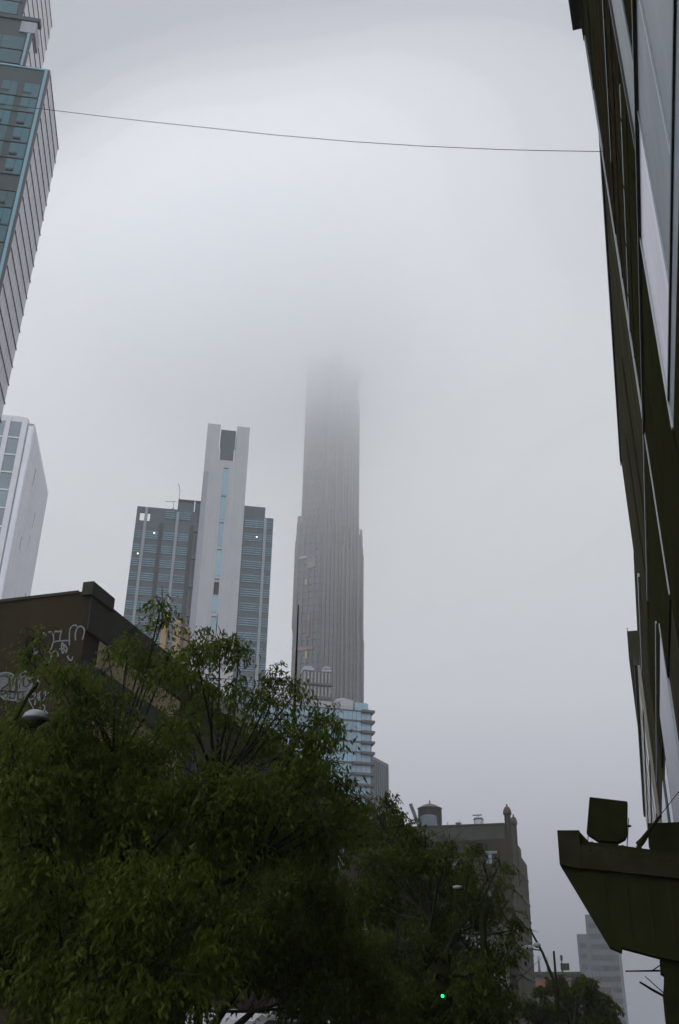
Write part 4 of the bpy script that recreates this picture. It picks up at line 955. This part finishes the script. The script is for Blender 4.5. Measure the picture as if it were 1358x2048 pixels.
def make_tree(label, base, lobes, seed, m_l, leaf=.075, dens=1., fork=.33, group='street trees on the left', trunk_r=.13, per=10):
    """lobes: world ellipsoids (centre, radius, density)"""
    rng = np.random.default_rng(seed); rnd_ = random.Random(seed)
    t = thing('street_tree', label, 'tree', base, group=group); B = Vector(base)
    top = max(l[0].z for l in lobes); br = MB()
    fk = Vector((rnd_.uniform(-.2, .2), rnd_.uniform(-.2, .2), top*fork)); tr = MB()
    tr.tube([(0, 0, -.05), (.02, 0, .4), fk*.55, fk], [trunk_r*1.5, trunk_r*1.1, trunk_r, trunk_r*.85], 12); tr.build('trunk', m_bark, t)
    # a few main limbs by direction, the lobes hang from the nearest
    cen = [l[0]-B for l in lobes]; limbs = []
    for i in range(6):
        c = cen[rnd_.randrange(len(cen))]; q = fk.lerp(c, .55)+Vector((0, 0, .15)); limbs.append(q); mid = fk.lerp(q, .5)+Vector((rnd_.uniform(-.15, .15), rnd_.uniform(-.15, .15), .1))
        br.tube([fk, mid, q], [trunk_r*.65, trunk_r*.45, trunk_r*.3], 8)
    tips = []
    for (cw_, r, dn) in lobes:
        c = cw_-B; L0 = min(limbs, key=lambda q: (q-c).length+(1.5 if q.z > c.z else 0)); mid = L0.lerp(c, .5)+Vector((rnd_.uniform(-.1, .1), rnd_.uniform(-.1, .1), -.08))
        br.tube([L0, mid, c], [trunk_r*.2, trunk_r*.13, trunk_r*.06], 6)
        for j in range(int(5+r*5)):
            v = Vector(rng.normal(size=3)).normalized()*r*rng.uniform(.6, .95); m2 = c+v*.5+Vector((0, 0, .05)); br.tube([c, m2, c+v], [trunk_r*.08, trunk_r*.055, .004], 4)
            for jj in range(2):
                v2 = (v+Vector(rng.normal(size=3))*r*.45); br.tube([m2, m2.lerp(c+v2, .6), c+v2*1.02], [trunk_r*.04, .006, .003], 4)
        nt_ = int(dn*dens*900*r**2*(.35+r*.35))+8
        # sub clumps inside the lobe so that it reads as sprays, not a ball
        nc = max(3, int(nt_/26)); cc = rng.normal(size=(nc, 3)); cc /= np.linalg.norm(cc, axis=1)[:, None]; cc *= (rng.random((nc, 1))**.45)*r*.92
        idx = rng.integers(0, nc, nt_); P = cc[idx]+rng.normal(size=(nt_, 3))*min(.16, r*.33); P[:, 2] *= .9
        tips.append(P+np.array(c))
    br.build('branches', m_bark, t)
    leaves_mesh('crown', np.concatenate(tips), rng, m_l, t, leaf=leaf, per=per); return t

def LB(lst, D, jit, rng):
    o = []
    for (px_, py_, rp, dn) in lst:
        d = D+rng.uniform(-jit, jit); c = atD(px_, py_, d); o.append((c, rp/FPX*d*1.12, dn))
    return o
rg = random.Random(5)
T1 = [(322, 1212, 20, .8), (322, 1252, 20, .8), (258, 1282, 28, .9), (290, 1300, 30, .8), (440, 1290, 42, 1), (478, 1302, 26, .9), (390, 1300, 38, 1), (340, 1310, 34, 1),
      (215, 1300, 16, .25), (205, 1350, 20, .3), (305, 1345, 38, .7), (230, 1400, 24, .4), (380, 1360, 40, .9), (425, 1375, 20, .5), (65, 1280, 26, .5), (60, 1320, 28, .6), (150, 1360, 40, .7), (180, 1400, 50, .9), (150, 1450, 30, .7),
      (560, 1362, 28, 1), (540, 1395, 24, .8), (592, 1385, 20, 1), (505, 1400, 24, .8), (470, 1375, 22, .8), (452, 1440, 20, .6), (560, 1440, 28, .8), (600, 1465, 34, 1), (640, 1440, 28, 1), (672, 1452, 16, .9), (655, 1485, 18, .8),
      (520, 1480, 36, .9), (475, 1510, 30, .7), (375, 1435, 28, .4), (340, 1460, 40, .8), (300, 1500, 60, 1), (250, 1480, 50, 1), (565, 1520, 36, 1), (620, 1515, 26, .9), (655, 1530, 18, .8),
      (30, 1440, 40, .9), (20, 1500, 60, 1), (100, 1510, 60, 1), (190, 1520, 60, 1), (400, 1560, 60, 1), (500, 1560, 55, 1), (600, 1575, 45, 1), (680, 1570, 26, .9), (712, 1600, 22, .8),
      (50, 1600, 80, 1), (170, 1620, 80, 1), (300, 1620, 80, 1), (430, 1650, 80, 1), (550, 1660, 75, 1), (650, 1660, 60, 1), (-60, 1500, 80, 1), (-80, 1650, 90, 1)]
T1f = [(25, 1490, 40, .9), (15, 1560, 50, .9), (60, 1630, 60, .8), (40, 1700, 60, .8), (60, 1760, 70, .6), (160, 1800, 75, .7), (260, 1800, 80, .8), (360, 1810, 75, .7), (120, 1900, 75, .6), (230, 1920, 85, .8), (340, 1930, 80, .6), (170, 2020, 70, .5), (270, 2040, 80, .6), (450, 1860, 70, .6)]
T1b = [(80, 1720, 90, .8), (230, 1740, 90, .9), (380, 1760, 90, 1), (520, 1780, 90, 1), (640, 1790, 80, 1), (60, 1850, 100, .7), (220, 1870, 100, .8), (390, 1880, 100, .9), (550, 1890, 95, .9), (680, 1900, 80, .9), (100, 1980, 90, .6), (300, 2000, 80, .6), (600, 1975, 60, .8), (720, 1980, 70, .7), (-80, 1850, 110, .7)]
b1 = atD(240, 2060, 13.5)
make_tree('large leafy street tree, biggest and nearest, with sprays reaching up over the grey tower', (b1.x, b1.y, 0), [(c_, r_, d_*(.62 if c_.z > 5.9 else .95)) for c_, r_, d_ in LB(T1, 13.3, 1.0, rg)]+LB(T1f, 11.6, .5, rg), 3, m_leaf, leaf=.08, dens=2.3)
b1 = atD(420, 2060, 16)
make_tree('dark bushy street tree under the sprays of the biggest tree, above the van', (b1.x, b1.y, 0), LB(T1b, 16, 1.2, rg), 4, m_leaf2, leaf=.095, dens=1.7)
T2 = [(782, 1612, 20, .9), (760, 1640, 30, 1), (800, 1640, 22, .9), (822, 1668, 22, .8), (722, 1625, 30, 1), (700, 1660, 45, 1), (780, 1690, 55, 1), (850, 1695, 30, .8), (880, 1720, 44, .8), (900, 1690, 18, .4), (945, 1700, 26, .5), (955, 1690, 12, .4), (925, 1740, 40, .7),
      (975, 1760, 34, .5), (1000, 1725, 16, .3), (800, 1770, 70, 1), (900, 1800, 60, .9), (980, 1820, 50, .7), (1030, 1860, 32, .45), (740, 1800, 70, 1), (840, 1880, 75, 1), (940, 1900, 60, .9), (1010, 1920, 36, .6), (760, 1930, 70, .9), (870, 1955, 50, .8), (960, 1985, 50, .8), (1010, 2010, 50, .9), (820, 2020, 60, .9), (900, 2050, 60, .9)]
T2f = [(790, 1900, 60, .8), (850, 1960, 60, .9), (790, 2010, 60, .9), (860, 2030, 50, .9), (930, 1990, 50, .7)]
b2 = atD(850, 2070, 24)
make_tree('street tree in front of the turreted building, second along the row', (b2.x, b2.y, 0), [(c_, r_, d_*(.75 if c_.x > -4.6 else .9)) for c_, r_, d_ in LB(T2, 24, 1.8, rg)]+LB(T2f, 21.3, .4, rg), 8, m_leaf2, leaf=.11, dens=.85, trunk_r=.16)
T3 = [(1095, 1985, 20, 1), (1120, 1975, 22, 1), (1150, 1972, 24, 1), (1180, 1985, 26, 1), (1205, 2000, 20, .9), (1222, 2012, 12, .8), (1100, 2020, 34, 1), (1150, 2020, 45, 1), (1200, 2035, 30, 1), (1060, 2010, 26, 1), (1075, 2035, 30, 1), (1215, 2045, 24, 1)]
b3 = atD(1150, 2085, 70)
make_tree('round dark tree at the far end of the street, below the hazy tower', (b3.x, b3.y, 0), LB(T3, 70, 3, rg), 9, m_leaf2, leaf=.26, dens=.16, trunk_r=.2, per=14)

# ------------------------------------------------------------ air: haze box and the cloud that swallows the tower top
def volume(name, mb, col, dens, aniso, smooth=False):
    m = bpy.data.materials.new(name); m.use_nodes = True; t_ = m.node_tree; t_.nodes.clear()
    o_ = t_.nodes.new('ShaderNodeOutputMaterial'); v = t_.nodes.new('ShaderNodeVolumePrincipled')
    v.inputs['Color'].default_value = (*col, 1); v.inputs['Density'].default_value = dens; v.inputs['Anisotropy'].default_value = aniso
    t_.links.new(v.outputs[0], o_.inputs['Volume']); ob = mb.build(name, m, smooth=smooth); tag(ob, kind='stuff'); return ob
hz = MB().box(-1450, 1450, -120, 1450, -1.2, 352)
volume('haze', hz, (.97, .985, .985), .0004, .25)
ct = Mx+Vector((-30, -45, 0))
cb = MB(); n = 48; R1, R2, R3 = 105, 100, 56; prof = [(max(math.sin(math.pi*i/30), .001), -math.cos(math.pi*i/30)) for i in range(31)]
cb.lathe([(a, b_) for a, b_ in prof], 0, 0, n)
vv = []
for (x, y, z) in cb.v:
    k = 1+.07*math.sin(3*x+2*y+1)+.05*math.sin(5*y-4*z)+.03*math.sin(9*x+4*z)
    vv.append((x*R1*k, y*R2*k, z*R3*k))
for nm, sc_, sz_, dz, dn, ox in (('low_cloud', .8, .85, 4, .006, 0), ('low_cloud', 1., 1., 2, .006, -3), ('low_cloud', 1.25, 1.15, 2, .0055, -6), ('low_cloud', 1.55, 1.35, -4, .0034, 0), ('low_cloud', 1.95, 1.6, -22, .0024, 6), ('low_cloud', 2.5, 1.85, -46, .0015, 10), ('low_cloud', 3.2, 2.05, -62, .0007, 0)):
    q = MB(); q.f = list(cb.f); q.v = [(ct.x+ox+v[0]*sc_, ct.y+v[1]*sc_**.62, 324+dz+v[2]*sz_) for v in vv]
    volume(nm, q, (1, 1, 1), dn, .5, smooth=True)
